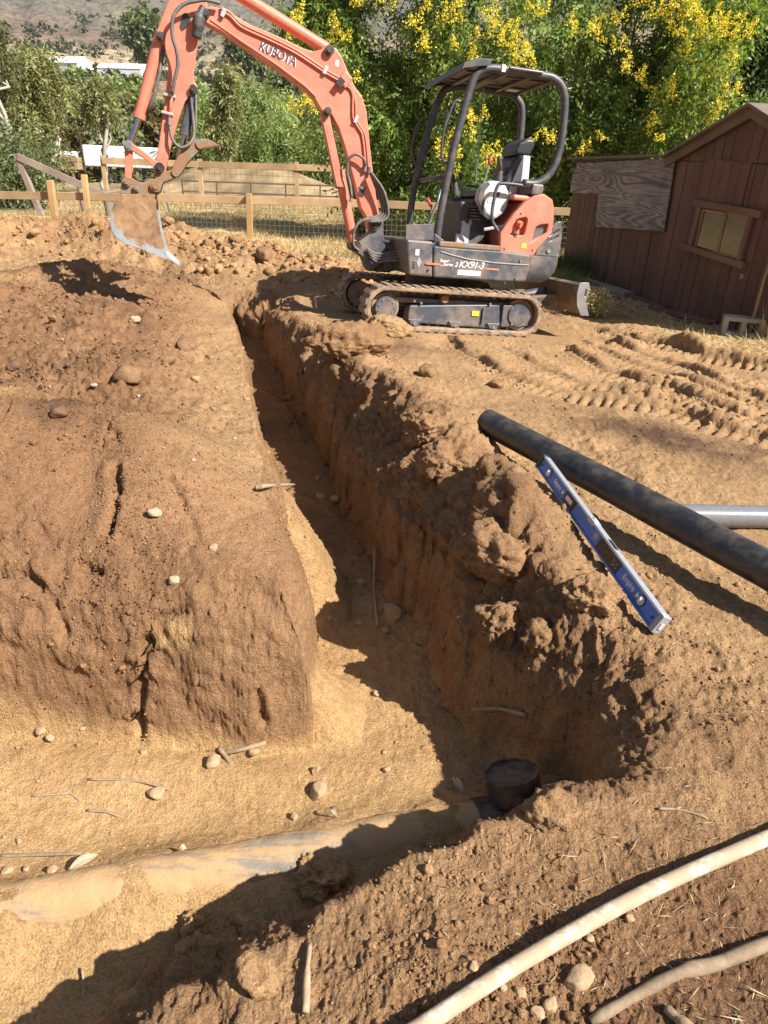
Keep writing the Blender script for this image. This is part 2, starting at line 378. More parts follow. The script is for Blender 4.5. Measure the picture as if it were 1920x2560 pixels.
RIDGE = np.array([(-8.5, 12.0, .42), (-6.6, 12.2, .48), (-5.4, 12.7, .52), (-4.3, 12.1, .46), (-3.6, 12.0, .50), (-2.6, 11.4, .44), (-1.6, 10.6, .34), (-.6, 9.9, .24), (.0, 9.7, .12)])
RUTS = [([(.62, 6.75), (.93, 5.91), (1.08, 5.62), (1.37, 5.33), (1.69, 5.2), (2.02, 5.02), (2.26, 4.7), (2.6, 4.4)], .055), ([(1.13, 6.6), (1.23, 6.37), (1.40, 5.92), (1.58, 5.55), (1.9, 5.36)], .035),
        ([(1.75, 6.7), (1.88, 6.05), (2.08, 5.72), (2.27, 5.6), (2.40, 5.27), (2.52, 5.0), (2.75, 4.6)], .065), ([(2.0, 7.0), (2.15, 6.45), (2.35, 6.07), (2.47, 5.75), (2.7, 5.3)], .05), ([(2.25, 7.0), (2.55, 6.38), (2.72, 5.93), (2.95, 5.4)], .065), ([(2.35, 7.75), (2.58, 7.35), (2.87, 7.0), (2.98, 6.74), (3.44, 6.4), (4.2, 6.0)], .10)]
PIPE_A = np.array((-1.9, 1.25)); PIPE_B = np.array((.44, 1.86))
def seg_dist(x, y, a, b):
    dx, dy = b[0] - a[0], b[1] - a[1]; L2 = dx * dx + dy * dy
    t = np.clip(((x - a[0]) * dx + (y - a[1]) * dy) / L2, 0, 1)
    ex = x - a[0] - t * dx; ey = y - a[1] - t * dy
    return ex, ey, t, (x - a[0]) * dy - (y - a[1]) * dx   # >0 right of a->b
def poly_near(x, y, P):
    """distance to a polyline, interpolated third value, side (>0 = right) and arc length"""
    best = np.full(x.shape, 1e9, np.float32); val = np.zeros_like(best); side = np.zeros_like(best); arc = np.zeros_like(best); s0 = 0
    for a, b in zip(P[:-1], P[1:]):
        ex, ey, t, sd_ = seg_dist(x, y, a, b); d = ex * ex + ey * ey; k = d < best; L = math.hypot(b[0] - a[0], b[1] - a[1])
        best = np.where(k, d, best); side = np.where(k, sd_, side); arc = np.where(k, s0 + t * L, arc)
        if len(a) > 2: val = np.where(k, a[2] + t * (b[2] - a[2]), val)
        s0 += L
    return np.sqrt(best), val, side, arc
def pit_sd(x, y):
    best = np.full(x.shape, 1e9, np.float32); qb = np.full(x.shape, 1e9, np.float32); wid = np.full(x.shape, .3, np.float32); ins = np.zeros(x.shape, bool); n = len(PIT)
    for i in range(n):
        a = PIT[i]; b = PIT[(i + 1) % n]
        ex, ey, t, _ = seg_dist(x, y, a, b); d = np.sqrt(ex * ex + ey * ey); w_ = a[2] + t * (b[2] - a[2]); qe = d / w_; k = qe < qb
        qb = np.where(k, qe, qb); wid = np.where(k, w_, wid)
        c = (a[1] > y) != (b[1] > y)
        if abs(b[1] - a[1]) > 1e-9:
            ins ^= c & (x < (b[0] - a[0]) * (y - a[1]) / (b[1] - a[1]) + a[0])
    return np.where(ins, -qb, qb), wid
def g2(x, y, cx, cy, rx, ry, ang=0):
    c, s = math.cos(ang), math.sin(ang); u = ((x - cx) * c + (y - cy) * s) / rx; v = (-(x - cx) * s + (y - cy) * c) / ry
    return np.exp(-(u * u + v * v))
def terrain(x, y, fine=False):
    x = np.asarray(x, np.float32); y = np.asarray(y, np.float32); o = {}
    r = np.hypot(x, y)
    base = np.interp(y, [-30, 0, 3, 5, 7, 8.5, 10, 12, 15.5, 20, 30, 60], [.1, .02, 0, -.01, -.03, -.08, -.16, -.32, -.50, -.52, -.50, -.55]).astype(np.float32)
    T = base.copy()
    T += sstep(1.7, 2.9, x) * (1 - sstep(13.5, 15.2, y)) * np.clip(-.10 - base, 0, 1)
    # left plateau, hummocks and the spoil ridge in front of the fence
    xl = np.interp(y, [2, 3.2, 4.4, 5.8, 6.8, 8.8, 11], [-.3, -.55, -.86, -1.2, -1.45, -1.95, -2.4])
    left = sstep(.05, .9, xl - x) * sstep(1.6, 2.2, y)
    T += left * .05  + .22 * g2(x, y, -2.8, 6.6, .7, .5) + .32 * g2(x, y, -3.5, 8.4, 1.4, .6, -.2) + .25 * g2(x, y, -4.4, 7.2, 1.0, .6) + .17 * g2(x, y, -2.1, 5.1, .5, .3) + .15 * g2(x, y, -3.2, 5.4, .6, .3)
    T -= .22 * g2(x, y, -3.6, 9.9, 1.2, .38, -.12) + .10 * g2(x, y, -2.0, 4.2, .6, .25, -.3) + .05 * g2(x, y, -1.3, 2.75, .12, .45, .25)
    d, v, s, _ = poly_near(x, y, RIDGE)
    o['ridge'] = np.exp(-(d / .95) ** 2)
    T += v * np.exp(-(d / .80) ** 2) + .25 * v * np.exp(-(d / 1.7) ** 2)
    d, v, s, _ = poly_near(x, y, HEAP); T += v * np.exp(-(d / np.where(s > 0, .55, .50)) ** 2) * (1 + .25 * vnoise(x * 2.3, y * 2.3, seed=43)); o['heap'] = np.exp(-(d / .7) ** 2) * (v > .05)
    # berm along the right lip of the trench
    d, v, s, _ = poly_near(x, y, CREST)
    wr = np.where(s > 0, .19, .28); o['berm'] = np.exp(-(d / .4) ** 2)
    cx_ = vnoise(x * 2.1, y * 2.1, seed=41); T += v * np.exp(-(d / wr) ** 2) * (1 + .35 * cx_)
    T += .12 * np.minimum(1, 2.0 * g2(x, y, .47, 2.95, .16, .22, .3)) + .07 * g2(x, y, .22, 4.05, .15, .2) + .09 * g2(x, y, -.25, 5.7, .22, .2) + .06 * g2(x, y, .1, 6.2, .35, .3) + .05 * g2(x, y, -.5, 6.9, .4, .35)
    # near bank lip
    o['nb'] = 1 - sstep(1.2, 2.0, y); T -= (.055 * (1 - sstep(.4, 1.0, x)) + .11 * (1 - sstep(-.3, .25, x))) * (1 - sstep(1.2, 1.8, y))
    # machine stands on its own tilted plane
    nx, ny, nz = EX_M[:, 2]; pl = EX_T[2] - (nx * (x - EX_T[0]) + ny * (y - EX_T[1])) / nz
    lx = (x - EX_T[0]) * EX_M[0, 0] + (y - EX_T[1]) * EX_M[1, 0]; ly = (x - EX_T[0]) * EX_M[0, 1] + (y - EX_T[1]) * EX_M[1, 1]
    mk = (1 - sstep(1.0, 1.7, np.abs(lx - .05))) * (1 - sstep(.80, 1.25, np.abs(ly)))
    T = T * (1 - mk) + (pl + .012) * mk; o['mach'] = mk
    # track ruts to the right of the machine
    rut = np.zeros_like(T); lug = np.zeros_like(T)
    for P, hgt in RUTS:
        d, _, s, arc = poly_near(x, y, np.array(P)); sgn = np.where(s > 0, 1., -1.) * d
        brk = .80 + .75 * vnoise(x * 3.1, y * 3.1, seed=77)
        rut += hgt * brk * np.where(sgn > 0, np.exp(-(d / .030) ** 2), np.exp(-(d / .15) ** 2)) - .45 * hgt * np.exp(-((sgn - .13) / .09) ** 2)
        ph = np.sin(arc * 2 * math.pi / .088)
        lug += hgt * .55 * np.clip(ph * 4, -.7, 1) * (np.exp(-((sgn - .12) / .07) ** 2) + .8 * np.exp(-((sgn + .15) / .07) ** 2))
    o['rut'] = np.clip(np.abs(rut) * 12, 0, 1)
    T += rut + lug
    o['T'] = T
    # floor of pit and trench
    zf = np.interp(y, [0, 1.4, 2.2, 4, 7, 8.8], [-.72, -.70, -.68, -.68, -.64, -.5]).astype(np.float32)
    xL = np.interp(y, [2.2, 2.7, 3.22, 3.56, 4.38, 5.81], [-.26, -.28, -.50, -.60, -.82, -1.18])
    zf += np.clip(.62 * (1 - (x - xL) / np.interp(y, [2.9, 3.2, 3.55, 3.8, 4.1], [.10, .34, .40, .22, .08])), 0, .6) * sstep(3.0, 3.25, y) * (1 - sstep(3.55, 3.85, y))
    zf += np.clip(.22 * (1 - (x + .27) / .22), 0, .22) * sstep(2.2, 2.35, y) * (1 - sstep(2.5, 2.7, y))
    px, py, t, _ = seg_dist(x, y, PIPE_A, PIPE_B); pd = np.hypot(px, py)
    o['pipe'] = np.exp(-(pd / .17) ** 2) * (1 - sstep(.3, .45, x))
    zf += (.118 + .026 * vnoise(x * 5, y * 5, seed=9)) * np.exp(-((pd) / .155) ** 2) + .05 * g2(x, y, -.75, 2.05, .5, .12) + .04 * g2(x, y, .1, 2.05, .25, .2)
    zf += .16 * sstep(.45, .8, x) * (y < 2.4)
    sdist, wid = pit_sd(x, y)
    wn = .06 * vnoise(x * 2.6, y * 2.6, seed=5) + .035 * vnoise(x * 6.5, y * 6.5, seed=6) + .02 * vnoise(x * 15, y * 15, seed=8)
    wn = wn * (1 - .88 * sstep(1.9, 2.15, y) * (1 - sstep(3.0, 3.3, y)) * (1 - sstep(-.45, -.2, x)))
    q = np.clip(sdist + wn * 3., 0, 1)
    gq = .45 * sstep(0, .30, q) + .55 * (1 - (1 - q) ** 1.6)
    nb = (1 - sstep(1.7, 1.95, y)) * (1 - sstep(.3, .6, x)); gq = gq * (1 - nb) + nb * (.75 * q + .25 * sstep(0, 1, q))
    z = zf + (T - zf) * gq
    o['block'] = sstep(2.0, 2.15, y) * (1 - sstep(-.4, -.2, x)) * sstep(.0, .06, q)
    o['wid'] = wid; o['q'] = q; o['wall'] = 4 * q * (1 - q); o['gq'] = gq; o['zf'] = zf; o['left'] = left
    return z.astype(np.float32), o
def relax(nu, nv, u, v, iters):
    U, V = np.meshgrid(u, v, indexing='ij')
    for it in range(iters):
        if it % 8 == 0:
            r = np.exp(V); X = r * np.sin(U); Y = r * np.cos(U) - .3
            Z, _ = terrain(X, Y)
            def wt(ax):
                dz = np.diff(Z, axis=ax); ds = np.sqrt(np.diff(X, axis=ax) ** 2 + np.diff(Y, axis=ax) ** 2) + 1e-6
                return np.sqrt(1 + np.clip(np.abs(dz / ds), 0, 5) ** 2)
            a = wt(0); b = wt(1)
            for _ in range(2):
                a[:, 1:-1] = (a[:, :-2] + 2 * a[:, 1:-1] + a[:, 2:]) / 4; a[1:-1] = (a[:-2] + 2 * a[1:-1] + a[2:]) / 4
                b[1:-1] = (b[:-2] + 2 * b[1:-1] + b[2:]) / 4; b[:, 1:-1] = (b[:, :-2] + 2 * b[:, 1:-1] + b[:, 2:]) / 4
        wl, wr_, wd, wu = a[:-1, 1:-1], a[1:, 1:-1], b[1:-1, :-1], b[1:-1, 1:]
        S = wl + wr_ + wd + wu
        for A in (U, V):
            A[1:-1, 1:-1] = .3 * A[1:-1, 1:-1] + .7 * (wl * A[:-2, 1:-1] + wr_ * A[2:, 1:-1] + wd * A[1:-1, :-2] + wu * A[1:-1, 2:]) / S
    return U, V
def upsample(A, n0, n1):
    i = np.linspace(0, A.shape[0] - 1, n0); j = np.linspace(0, A.shape[1] - 1, n1)
    i0 = np.minimum(i.astype(int), A.shape[0] - 2); j0 = np.minimum(j.astype(int), A.shape[1] - 2); fi = (i - i0)[:, None]; fj = (j - j0)[None]
    B = A[i0] * (1 - fi) + A[i0 + 1] * fi
    return B[:, j0] * (1 - fj) + B[:, j0 + 1] * fj
TH = math.radians(42); R0, R1 = .70, 24.
NU, NV = 720, 900
Uc, Vc = relax(170, 230, np.linspace(-TH, TH, 170), np.linspace(math.log(R0), math.log(R1), 230), 240)
Ug = upsample(Uc, NU, NV); Vg = upsample(Vc, NU, NV)
Gr = np.exp(Vg); GX = (Gr * np.sin(Ug)).astype(np.float32); GY = (Gr * np.cos(Ug) - .3).astype(np.float32)
GZ, GO = terrain(GX, GY)
def normals(X, Y, Z):
    P = np.stack([X, Y, Z], -1); a = np.gradient(P, axis=0); b = np.gradient(P, axis=1)
    n = np.cross(a, b); n /= np.linalg.norm(n, axis=-1, keepdims=True) + 1e-12
    return np.where(n[..., 2:3] < 0, -n, n)
def displace(X, Y, Z, O):
    N = normals(X, Y, Z)
    wall = O['wall']; soft = np.clip(1 - O['mach'], .1, 1); q = O['q']
    floor = 1 - sstep(0, .12, q); dist = np.hypot(X, Y); fade = 1 - sstep(13, 18, dist)
    rough = np.clip(.47 + .7 * wall + .5 * O['berm'] + .9 * O['ridge'] + .75 * O['left'] * sstep(3.6, 4.6, Y) + .35 * vnoise(X * .9, Y * .9, seed=3) + .2 * O['rut'], .25, 2.0) * (1 - .25 * floor) * soft * (1 - .45 * (1 - sstep(.5, .8, O['gq'])) * sstep(.0, .1, q) * (1 - O['block']))
    rough = rough * (1 - .3 * O['block'] * (1 - sstep(3.0, 3.6, Y)))
    Zs = Z * .55
    d = rough * (.040 * fbm(X, Y, Zs, 1.9, 2, .5, 11) * (1 + O['ridge']) + (.034 - .012 * O['nb']) * fbm(X, Y, Z, 5.5, 2, .55, 21, True))
    d += rough * fade * ((.021 - .008 * O['nb']) * fbm(X, Y, Z, 17, 2, .6, 31, True) + .0145 * fbm(X, Y, Z, 52, 2, .6, 51, True))
    # bigger lumps on ridge, berm and walls
    cl = np.clip(vnoise(X * 4.2, Y * 4.2, Z * 4.2, 61) * 1.6 - .35, 0, 1)
    d += .060 * cl * np.clip(O['ridge'] * 1.3 + O['berm'] * .38 * sstep(.6, .9, O['gq']) + wall * .1, 0, 1.2) * soft
    cl2 = np.clip(vnoise(X * 9.5, Y * 9.5, Z * 9.5, 62) * 1.8 - .5, 0, 1)
    d += .030 * cl2 * np.clip(O['ridge'] + .65 * O['berm'] * sstep(.5, .9, O['gq']) + wall * .25 + .55 * O['left'], 0, 1) * soft
    # cracks in the left block
    ck = np.abs(vnoise(X * 2.6 + 3, Y * 2.6, Z * 2.6, 71)); d -= .05 * np.exp(-(ck / .022) ** 2) * O['left'] * sstep(.0, .5, vnoise(X * 1.3, Y * 1.3, seed=72)) * (1 - sstep(4, 5.5, Y))
    # digging streaks down the walls
    st = vnoise(X * 9 + Y * 3, Z * 1.3 + X * 2, seed=81) * .012 + vnoise(X * 26 + Y * 9, Z * 2.5 + X * 4, seed=82) * .005
    d += st * wall * (O['gq'] < .8) * (1 - O['block'])
    d += O['block'] * wall * (.045 * fbm(X, Y, Z, 3.3, 2, .5, 111) + .012 * fbm(X, Y, Z, 8, 2, .55, 112, True)) * (1 - sstep(2.9, 3.5, Y))
    d = d * np.where(wall > .02, np.clip(O['wid'] / .3, .3, 1), 1)
    P = np.stack([X, Y, Z], -1) + N * d[..., None]
    return P, d
GP, GD = displace(GX, GY, GZ, GO)
SAND = np.array((.47, .300, .145)); BROWN = np.array((.255, .143, .076)); DARK = np.array((.125, .074, .046)); ORNG = np.array((.35, .208, .105)); TAN = np.array((.385, .245, .128)); DRY = np.array((.50, .36, .175))
def soil_colour(X, Y, Z, O):
    q = O['q']; n1 = fbm(X, Y, None, .8, 4, .55, 91); n2 = fbm(X, Y, Z, 3.5, 3, .55, 95)
    c = np.zeros(X.shape + (3,)) + TAN
    def over(col, w_):
        nonlocal c
        w_ = np.clip(w_, 0, 1)[..., None]; c = c * (1 - w_) + col * w_
    over(BROWN, O['left'] * sstep(-.55, .1, .45 + n1 * .9 + n2 * .35) * (1 - sstep(7.5, 9.5, Y)))
    over(DARK, O['left'] * sstep(.05, .45, n1 + .5 * n2) * .75)
    over(DARK * 1.15, O['left'] * sstep(.15, .45, fbm(X, Y, Z, 5, 3, .6, 97)) * .5)
    over(SAND, g2(X, Y, -5.0, 7.9, 1.0, .5) * 1.3 + g2(X, Y, -1.9, 3.6, .55, .12, .55) * .9 + g2(X, Y, -2.2, 2.75, .4, .35) * .7 * sstep(-.2, .3, n2))
    over(BROWN, g2(X, Y, -3.9, 8.9, 2.0, .55, -.15) * 1.2)
    over(BROWN, O['berm'] * .4 * sstep(-.4, .3, n1 + n2 * .5 + .1))
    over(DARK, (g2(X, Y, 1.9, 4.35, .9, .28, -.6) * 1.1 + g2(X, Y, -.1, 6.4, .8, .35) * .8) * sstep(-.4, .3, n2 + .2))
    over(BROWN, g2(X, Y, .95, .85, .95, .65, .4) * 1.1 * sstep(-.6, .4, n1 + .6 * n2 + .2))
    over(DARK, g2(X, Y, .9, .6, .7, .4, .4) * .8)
    over(BROWN * 1.2, g2(X, Y, .05, 1.0, .3, .5) * .35)
    over(ORNG, O['ridge'] * .85)
    over(TAN, O['rut'] * .5)
    # cut faces: topsoil above, sandy subsoil below
    fr = O['gq'] + n2 * .18
    over(ORNG, (q < .995) * (1 - sstep(.45, .75, fr)) * .95 * (1 - .85 * O['block'] * (Y < 3.2)))
    over(BROWN * 1.15, O['block'] * (1 - sstep(2.8, 3.4, Y)) * .7)
    over(BROWN, (q < .999) * sstep(.5, .8, fr) * .55 * (q > .02))
    over(SAND, (1 - sstep(.04, .16, O['gq'] + n2 * .05)) * (1 - sstep(2.9, 4.2, Y)))
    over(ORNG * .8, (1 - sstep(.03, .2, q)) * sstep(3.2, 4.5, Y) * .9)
    over(DRY, sstep(11.5, 13.5, Y - O['ridge'] * 2.5 + n1 * 1.2))
    over(DRY * .92, sstep(2.6, 3.3, X - .18 * (Y - 8) + n1 * .4) * sstep(6.8, 7.8, Y + n1 * .4) * .8)
    return c
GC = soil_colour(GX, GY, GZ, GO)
# cracks and notches in the face of the left block, surveyed along its surface
_N = normals(GP[..., 0], GP[..., 1], GP[..., 2]); _v = GP - np.array((0, 0, CAM_H)); _w = _v @ np.array(fw); _sx = 960 + 1775 * (_v @ np.array(R_)) / _w; _sy = 1280 - 1775 * (_v @ np.array(U_)) / _w
def survey(px, py):
    k = np.argwhere((np.abs(_sx - px) < 9) & (np.abs(_sy - py) < 9))
    return GP[tuple(k[np.argmin(_w[k[:, 0], k[:, 1]])])].copy() if len(k) else None
def crack(pix, depth, wid):
    P = [p for p in (survey(*q) for q in pix) if p is not None]
    if len(P) < 2: return
    P = np.array(smooth_path(P, 14)); lo, hi = P.min(0) - .12, P.max(0) + .12
    k = np.argwhere(np.all((GP > lo) & (GP < hi), -1)); Q = GP[k[:, 0], k[:, 1]]
    wob = .012 * vnoise(Q[:, 0] * 16, Q[:, 1] * 16, Q[:, 2] * 16, 141)
    d = np.sqrt(((Q[:, None] - P[None]) ** 2).sum(-1)).min(1) + wob
    e = depth * np.exp(-np.clip(d, 0, 1) ** 2 / wid ** 2) - .10 * depth * np.exp(-((d - wid * 2.4) / (wid * 1.3)) ** 2)
    GP[k[:, 0], k[:, 1]] -= _N[k[:, 0], k[:, 1]] * e[:, None]
crack([(255, 985), (285, 1080), (290, 1160), (275, 1250), (262, 1320)], .055, .020)
crack([(100, 1310), (150, 1355), (200, 1400), (245, 1425)], .03, .012)
crack([(360, 1620), (348, 1700), (340, 1780), (350, 1845)], .045, .020)
crack([(655, 1735), (660, 1780), (668, 1820)], .04, .014)
crack([(380, 1552), (430, 1535), (485, 1540)], .035, .018)
crack([(0, 1430), (70, 1450), (130, 1500), (160, 1580)], .04, .018)
crack([(430, 1180), (470, 1260), (500, 1330)], .03, .015)
for px, py, r_ in ((430, 1585, .055), (395, 1600, .03)):
    p_ = survey(px, py)
    if p_ is not None:
        w_ = np.clip(np.exp(-(((GP - p_) ** 2).sum(-1)) / r_ ** 2) * 1.6 * (1 + .6 * vnoise(GX * 25, GY * 25, GZ * 25, 151)), 0, 1)[..., None]; GC = GC * (1 - w_) + SAND * w_
def grid_faces(n0, n1, off=0, wrap=False):
    i = np.arange(n0 if wrap else n0 - 1)[:, None]; j = np.arange(n1 - 1)[None]; i2 = (i + 1) % n0
    return (np.stack([i * n1 + j, i * n1 + j + 1, i2 * n1 + j + 1, i2 * n1 + j], -1).reshape(-1, 4) + off)
V_all = [GP.reshape(-1, 3)]; C_all = [GC.reshape(-1, 3)]; F_all = [grid_faces(NU, NV)]
off = NU * NV
# the same ground beside and behind the camera, coarser, tucked 2 cm lower under the edge of the detailed part
ua = np.linspace(TH - math.radians(.8), 2 * math.pi - TH + math.radians(.8), 150); va = np.linspace(math.log(R0 * .97), math.log(R1), 130)
Ua, Va = np.meshgrid(ua, va, indexing='ij'); ra = np.exp(Va); XA = (ra * np.sin(Ua)).astype(np.float32); YA = (ra * np.cos(Ua) - .3).astype(np.float32)
ZA, OA = terrain(XA, YA); V_all.append(np.stack([XA, YA, ZA - .02], -1).reshape(-1, 3)); C_all.append(soil_colour(XA, YA, ZA, OA).reshape(-1, 3)); F_all.append(grid_faces(150, 130, off)); off += 150 * 130
ub = np.linspace(0, 2 * math.pi, 61)[:-1]; rb = np.linspace(.01, R0 * 1.02, 12); Ub, Rb = np.meshgrid(ub, rb, indexing='ij')
XB = (Rb * np.sin(Ub)).astype(np.float32); YB = (Rb * np.cos(Ub) - .3).astype(np.float32); ZB, OB = terrain(XB, YB)
V_all.append(np.stack([XB, YB, ZB - .012], -1).reshape(-1, 3)); C_all.append(soil_colour(XB, YB, ZB, OB).reshape(-1, 3)); F_all.append(grid_faces(60, 12, off, True))
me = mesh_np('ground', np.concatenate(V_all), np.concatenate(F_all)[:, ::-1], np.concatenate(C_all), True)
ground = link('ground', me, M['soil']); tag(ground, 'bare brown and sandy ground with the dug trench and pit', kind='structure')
def ground_z(x, y):
    """height of the finished surface (no small lumps)"""
    z, _ = terrain(np.array([x], np.float32), np.array([y], np.float32)); return float(z[0])
GPf = GP.reshape(-1, 3)
from mathutils import kdtree
_sel = np.arange(0, len(GPf), 5); KD = kdtree.KDTree(len(_sel))
for k_, i_ in enumerate(_sel): KD.insert((GPf[i_, 0], GPf[i_, 1], 0), int(i_))
KD.balance()
def gz(x, y):
    """height of the nearest real ground vertices"""
    r_ = KD.find_n((x, y, 0), 3); return float(np.mean([GPf[i_, 2] for _, i_, _ in r_]))

# ------------------------------------------------------------------ valley and hillside
def hill_z(x, y):
    r = np.hypot(x, y); th = np.arctan2(x, y)
    z = np.interp(r, [20, 24, 35, 60, 90, 140, 220, 320, 450, 650, 900, 1300, 1800, 2600], [-.55, -.6, -.8, -1.6, -1.2, 2.0, 10, 19, 32, 60, 110, 215, 360, 560])
    am = np.interp(r, [24, 60, 150, 400, 1000, 2600], [.0, .3, 2.0, 6, 26, 60])
    z = z + am * fbm(x, y, None, .006, 4, .55, 15) + am * .5 * fbm(x, y, None, .025, 3, .5, 17) * (r > 50)
    z = z + np.interp(r, [300, 1200], [0, 40]) * np.sin(th * 2.2 + 1.0)
    z += 1.6 * g2(x, y, -9.5, 42, 4.5, 3.2) + .9 * g2(x, y, -5.5, 40, 3.5, 2.5)
    return z
ud = np.concatenate([np.linspace(-TH, TH, 330), np.linspace(TH, 2 * math.pi - TH, 62)[1:-1]]); vd = np.linspace(math.log(R1 * .985), math.log(2600), 230)
Ud, Vd = np.meshgrid(ud, vd, indexing='ij'); rd = np.exp(Vd); XD = rd * np.sin(Ud); YD = rd * np.cos(Ud) - .3; ZD = hill_z(XD, YD)
ZD[:, 0] = terrain(XD[:, 0], YD[:, 0])[0] - .03
n1 = fbm(XD, YD, None, .012, 4, .55, 23); n2 = fbm(XD, YD, None, .004, 3, .5, 24)
hc = np.zeros(XD.shape + (3,)) + np.array((.33, .235, .135))
def hov(col, w_):
    global hc
    w_ = np.clip(w_, 0, 1)[..., None]; hc = hc * (1 - w_) + np.array(col) * w_
el = (ZD - 1.6) / rd
hov((.40, .29, .14), 1 - sstep(24, 40, rd))
hov((.115, .105, .072), sstep(-.05, .25, n1) * sstep(100, 250, rd) * .5)
hov((.46, .35, .21), np.exp(-((el - .078) / .022) ** 2) * sstep(-.35, .05, n1 + .2) * .9)
hov((.15, .132, .112), sstep(.085, .135, el + n2 * .03 - .012 * np.sin(Ud * 5)) * .95)
hov((.20, .125, .095), sstep(.25, .5, n2) * sstep(.05, .09, el) * .6)
hov((.42, .33, .22), np.exp(-((el - .082 - .01 * np.sin(Ud * 9)) / .0022) ** 2) * sstep(-.25, 0, n1) * .8)
hov((.30, .20, .12), np.exp(-((el - .055) / .012) ** 2) * .8)
me = mesh_np('hillside', np.stack([XD, YD, ZD], -1).reshape(-1, 3), grid_faces(len(ud), len(vd), 0, True)[:, ::-1], hc.reshape(-1, 3), True)
hill = link('hillside', me, M['hill']); tag(hill, 'far valley floor and scrub hillside rising behind the trees', kind='structure')
# ------------------------------------------------------------------ mini excavator (local x = image right / rear of house, y = away, z = up)
M['letterdark'] = paint('faded_dark_lettering', (.05, .03, .05), .5, dust=.1, dscale=20)
ex = empty('mini_excavator', tuple(EX_T), EX_R)
tag(ex, 'orange mini excavator with dark canopy and rubber tracks parked beside the trench', 'excavator')
def stadium(x0, x1, zc, r, n=14, step=None):
    """closed path of a track: bottom, front, top, rear"""
    a = [(x1 + r * math.cos(t), zc + r * math.sin(t)) for t in np.linspace(-math.pi / 2, math.pi / 2, n)]
    b = [(x0 + r * math.cos(t), zc + r * math.sin(t)) for t in np.linspace(math.pi / 2, 3 * math.pi / 2, n)]
    return a + b
XW0, XW1, ZC, RT = -.70, .70, .225, .205
lug_mesh = None
for sy in (-1, 1):
    y0, y1 = sorted((sy * .775, sy * .49))
    outer = stadium(XW0, XW1, ZC, RT); inner = stadium(XW0, XW1, ZC, RT - .045)
    n = len(outer); v = []; f = []
    for y in (y0, y1):
        v += [(x, y, z) for x, z in outer]; v += [(x, y, z) for x, z in inner]
    for i in range(n):
        j = (i + 1) % n
        f += [(i, j, 2 * n + j, 2 * n + i), (n + i, 3 * n + i, 3 * n + j, n + j), (i, n + i, n + j, j), (2 * n + i, 2 * n + j, 3 * n + j, 3 * n + i)]
    trk = MB().add(v, f).build('track', M['rubber'], ex, bevel=.012)
    # lugs round the outside of the belt
    per = 2 * (XW1 - XW0) + 2 * math.pi * RT; nl = 44
    if lug_mesh is None:
        b = MB(); b.prism([(-.030, -.006), (.030, -.006), (.024, .014), (-.024, .014)], -.142, .142)
        lug_mesh = bpy.data.meshes.new('track_lug'); lug_mesh.from_pydata(b.v, [], b.f); lug_mesh.materials.append(M['rubber'])
        fi_mesh = bpy.data.meshes.new('guide_lug'); b = MB().box((0, 0, -.055), (.035, .05, .03)); fi_mesh.from_pydata(b.v, [], b.f); fi_mesh.materials.append(M['rubber'])
    for k in range(nl):
        s = per * k / nl; L = XW1 - XW0
        if s < L: p = (XW0 + s, ZC - RT); a = math.pi
        elif s < L + math.pi * RT: t = (s - L) / RT - math.pi / 2; p = (XW1 + RT * math.cos(t), ZC + RT * math.sin(t)); a = math.pi / 2 - t
        elif s < 2 * L + math.pi * RT: p = (XW1 - (s - L - math.pi * RT), ZC + RT); a = 0
        else: t = (s - 2 * L - math.pi * RT) / RT + math.pi / 2; p = (XW0 + RT * math.cos(t), ZC + RT * math.sin(t)); a = math.pi / 2 - t
        o = bpy.data.objects.new('track_lug', lug_mesh); COL.objects.link(o); o.parent = trk; o.location = (p[0], (y0 + y1) / 2, p[1]); o.rotation_euler = (0, a, 0)
        o = bpy.data.objects.new('guide_lug', fi_mesh); COL.objects.link(o); o.parent = trk; o.location = (p[0], (y0 + y1) / 2, p[1]); o.rotation_euler = (0, a, 0)
    # frame between the wheels
    yo = sy * .70; yi = sy * .52
    fr = MB().prism([(-.46, .255), (.47, .315), (.50, .10), (.42, .075), (-.47, .095)], min(yo, yi), max(yo, yi)).build('track_frame', M['navy'], ex, bevel=.012)
    MB().prism([(.505, .315), (.79, .312), (.80, .115), (.51, .095)], min(yo, yi) - .004, max(yo, yi) + .004).build('idler_guard', M['navy'], fr, bevel=.01)
    MB().box((-.05, (yo + yi) / 2, .30), (1.2, .10, .05)).build('frame_rail', M['navy'], fr, bevel=.01)
    for nm, (x, z), r, th in (('sprocket', (-.70, ZC), .135, .05), ('idler', (.69, ZC), .150, .03)):
        b = MB(); b.cyl((x, sy * .53, z), (x, sy * .69, z), r, 28); w_ = b.build(nm, M['rubber'], ex, smooth='auto')
        b = MB(); b.cyl((x, sy * .69, z), (x, sy * (.69 + th), z), r * .78, 28).build('hub_cover', M['navy'], w_, smooth='auto', bevel=.006)
        for k in range(9):
            a = k * 2 * math.pi / 9; px, pz = x + r * .6 * math.cos(a), z + r * .6 * math.sin(a)
            if nm == 'sprocket': MB().cyl((px, sy * .73, pz), (px, sy * .748, pz), .009, 6).build('bolt', M['steel'], w_)
    for x, z in ((-.40, .078), (.015, .08), (.42, .082)):
        b = MB(); b.cyl((x, sy * .56, z), (x, sy * .69, z), .058, 20); rl = b.build('roller', M['navy'], ex, smooth='auto')
        MB().cyl((x, sy * .70, z + .012), (x, sy * .735, z + .012), .018, 8).build('bolt', M['steel'], rl)
        MB().prism([(x - .07, .13), (x + .07, .13), (x + .03, .07), (x - .03, .07)], min(sy * .70, sy * .725), max(sy * .70, sy * .725)).build('roller_bracket', M['navy'], rl, bevel=.005)
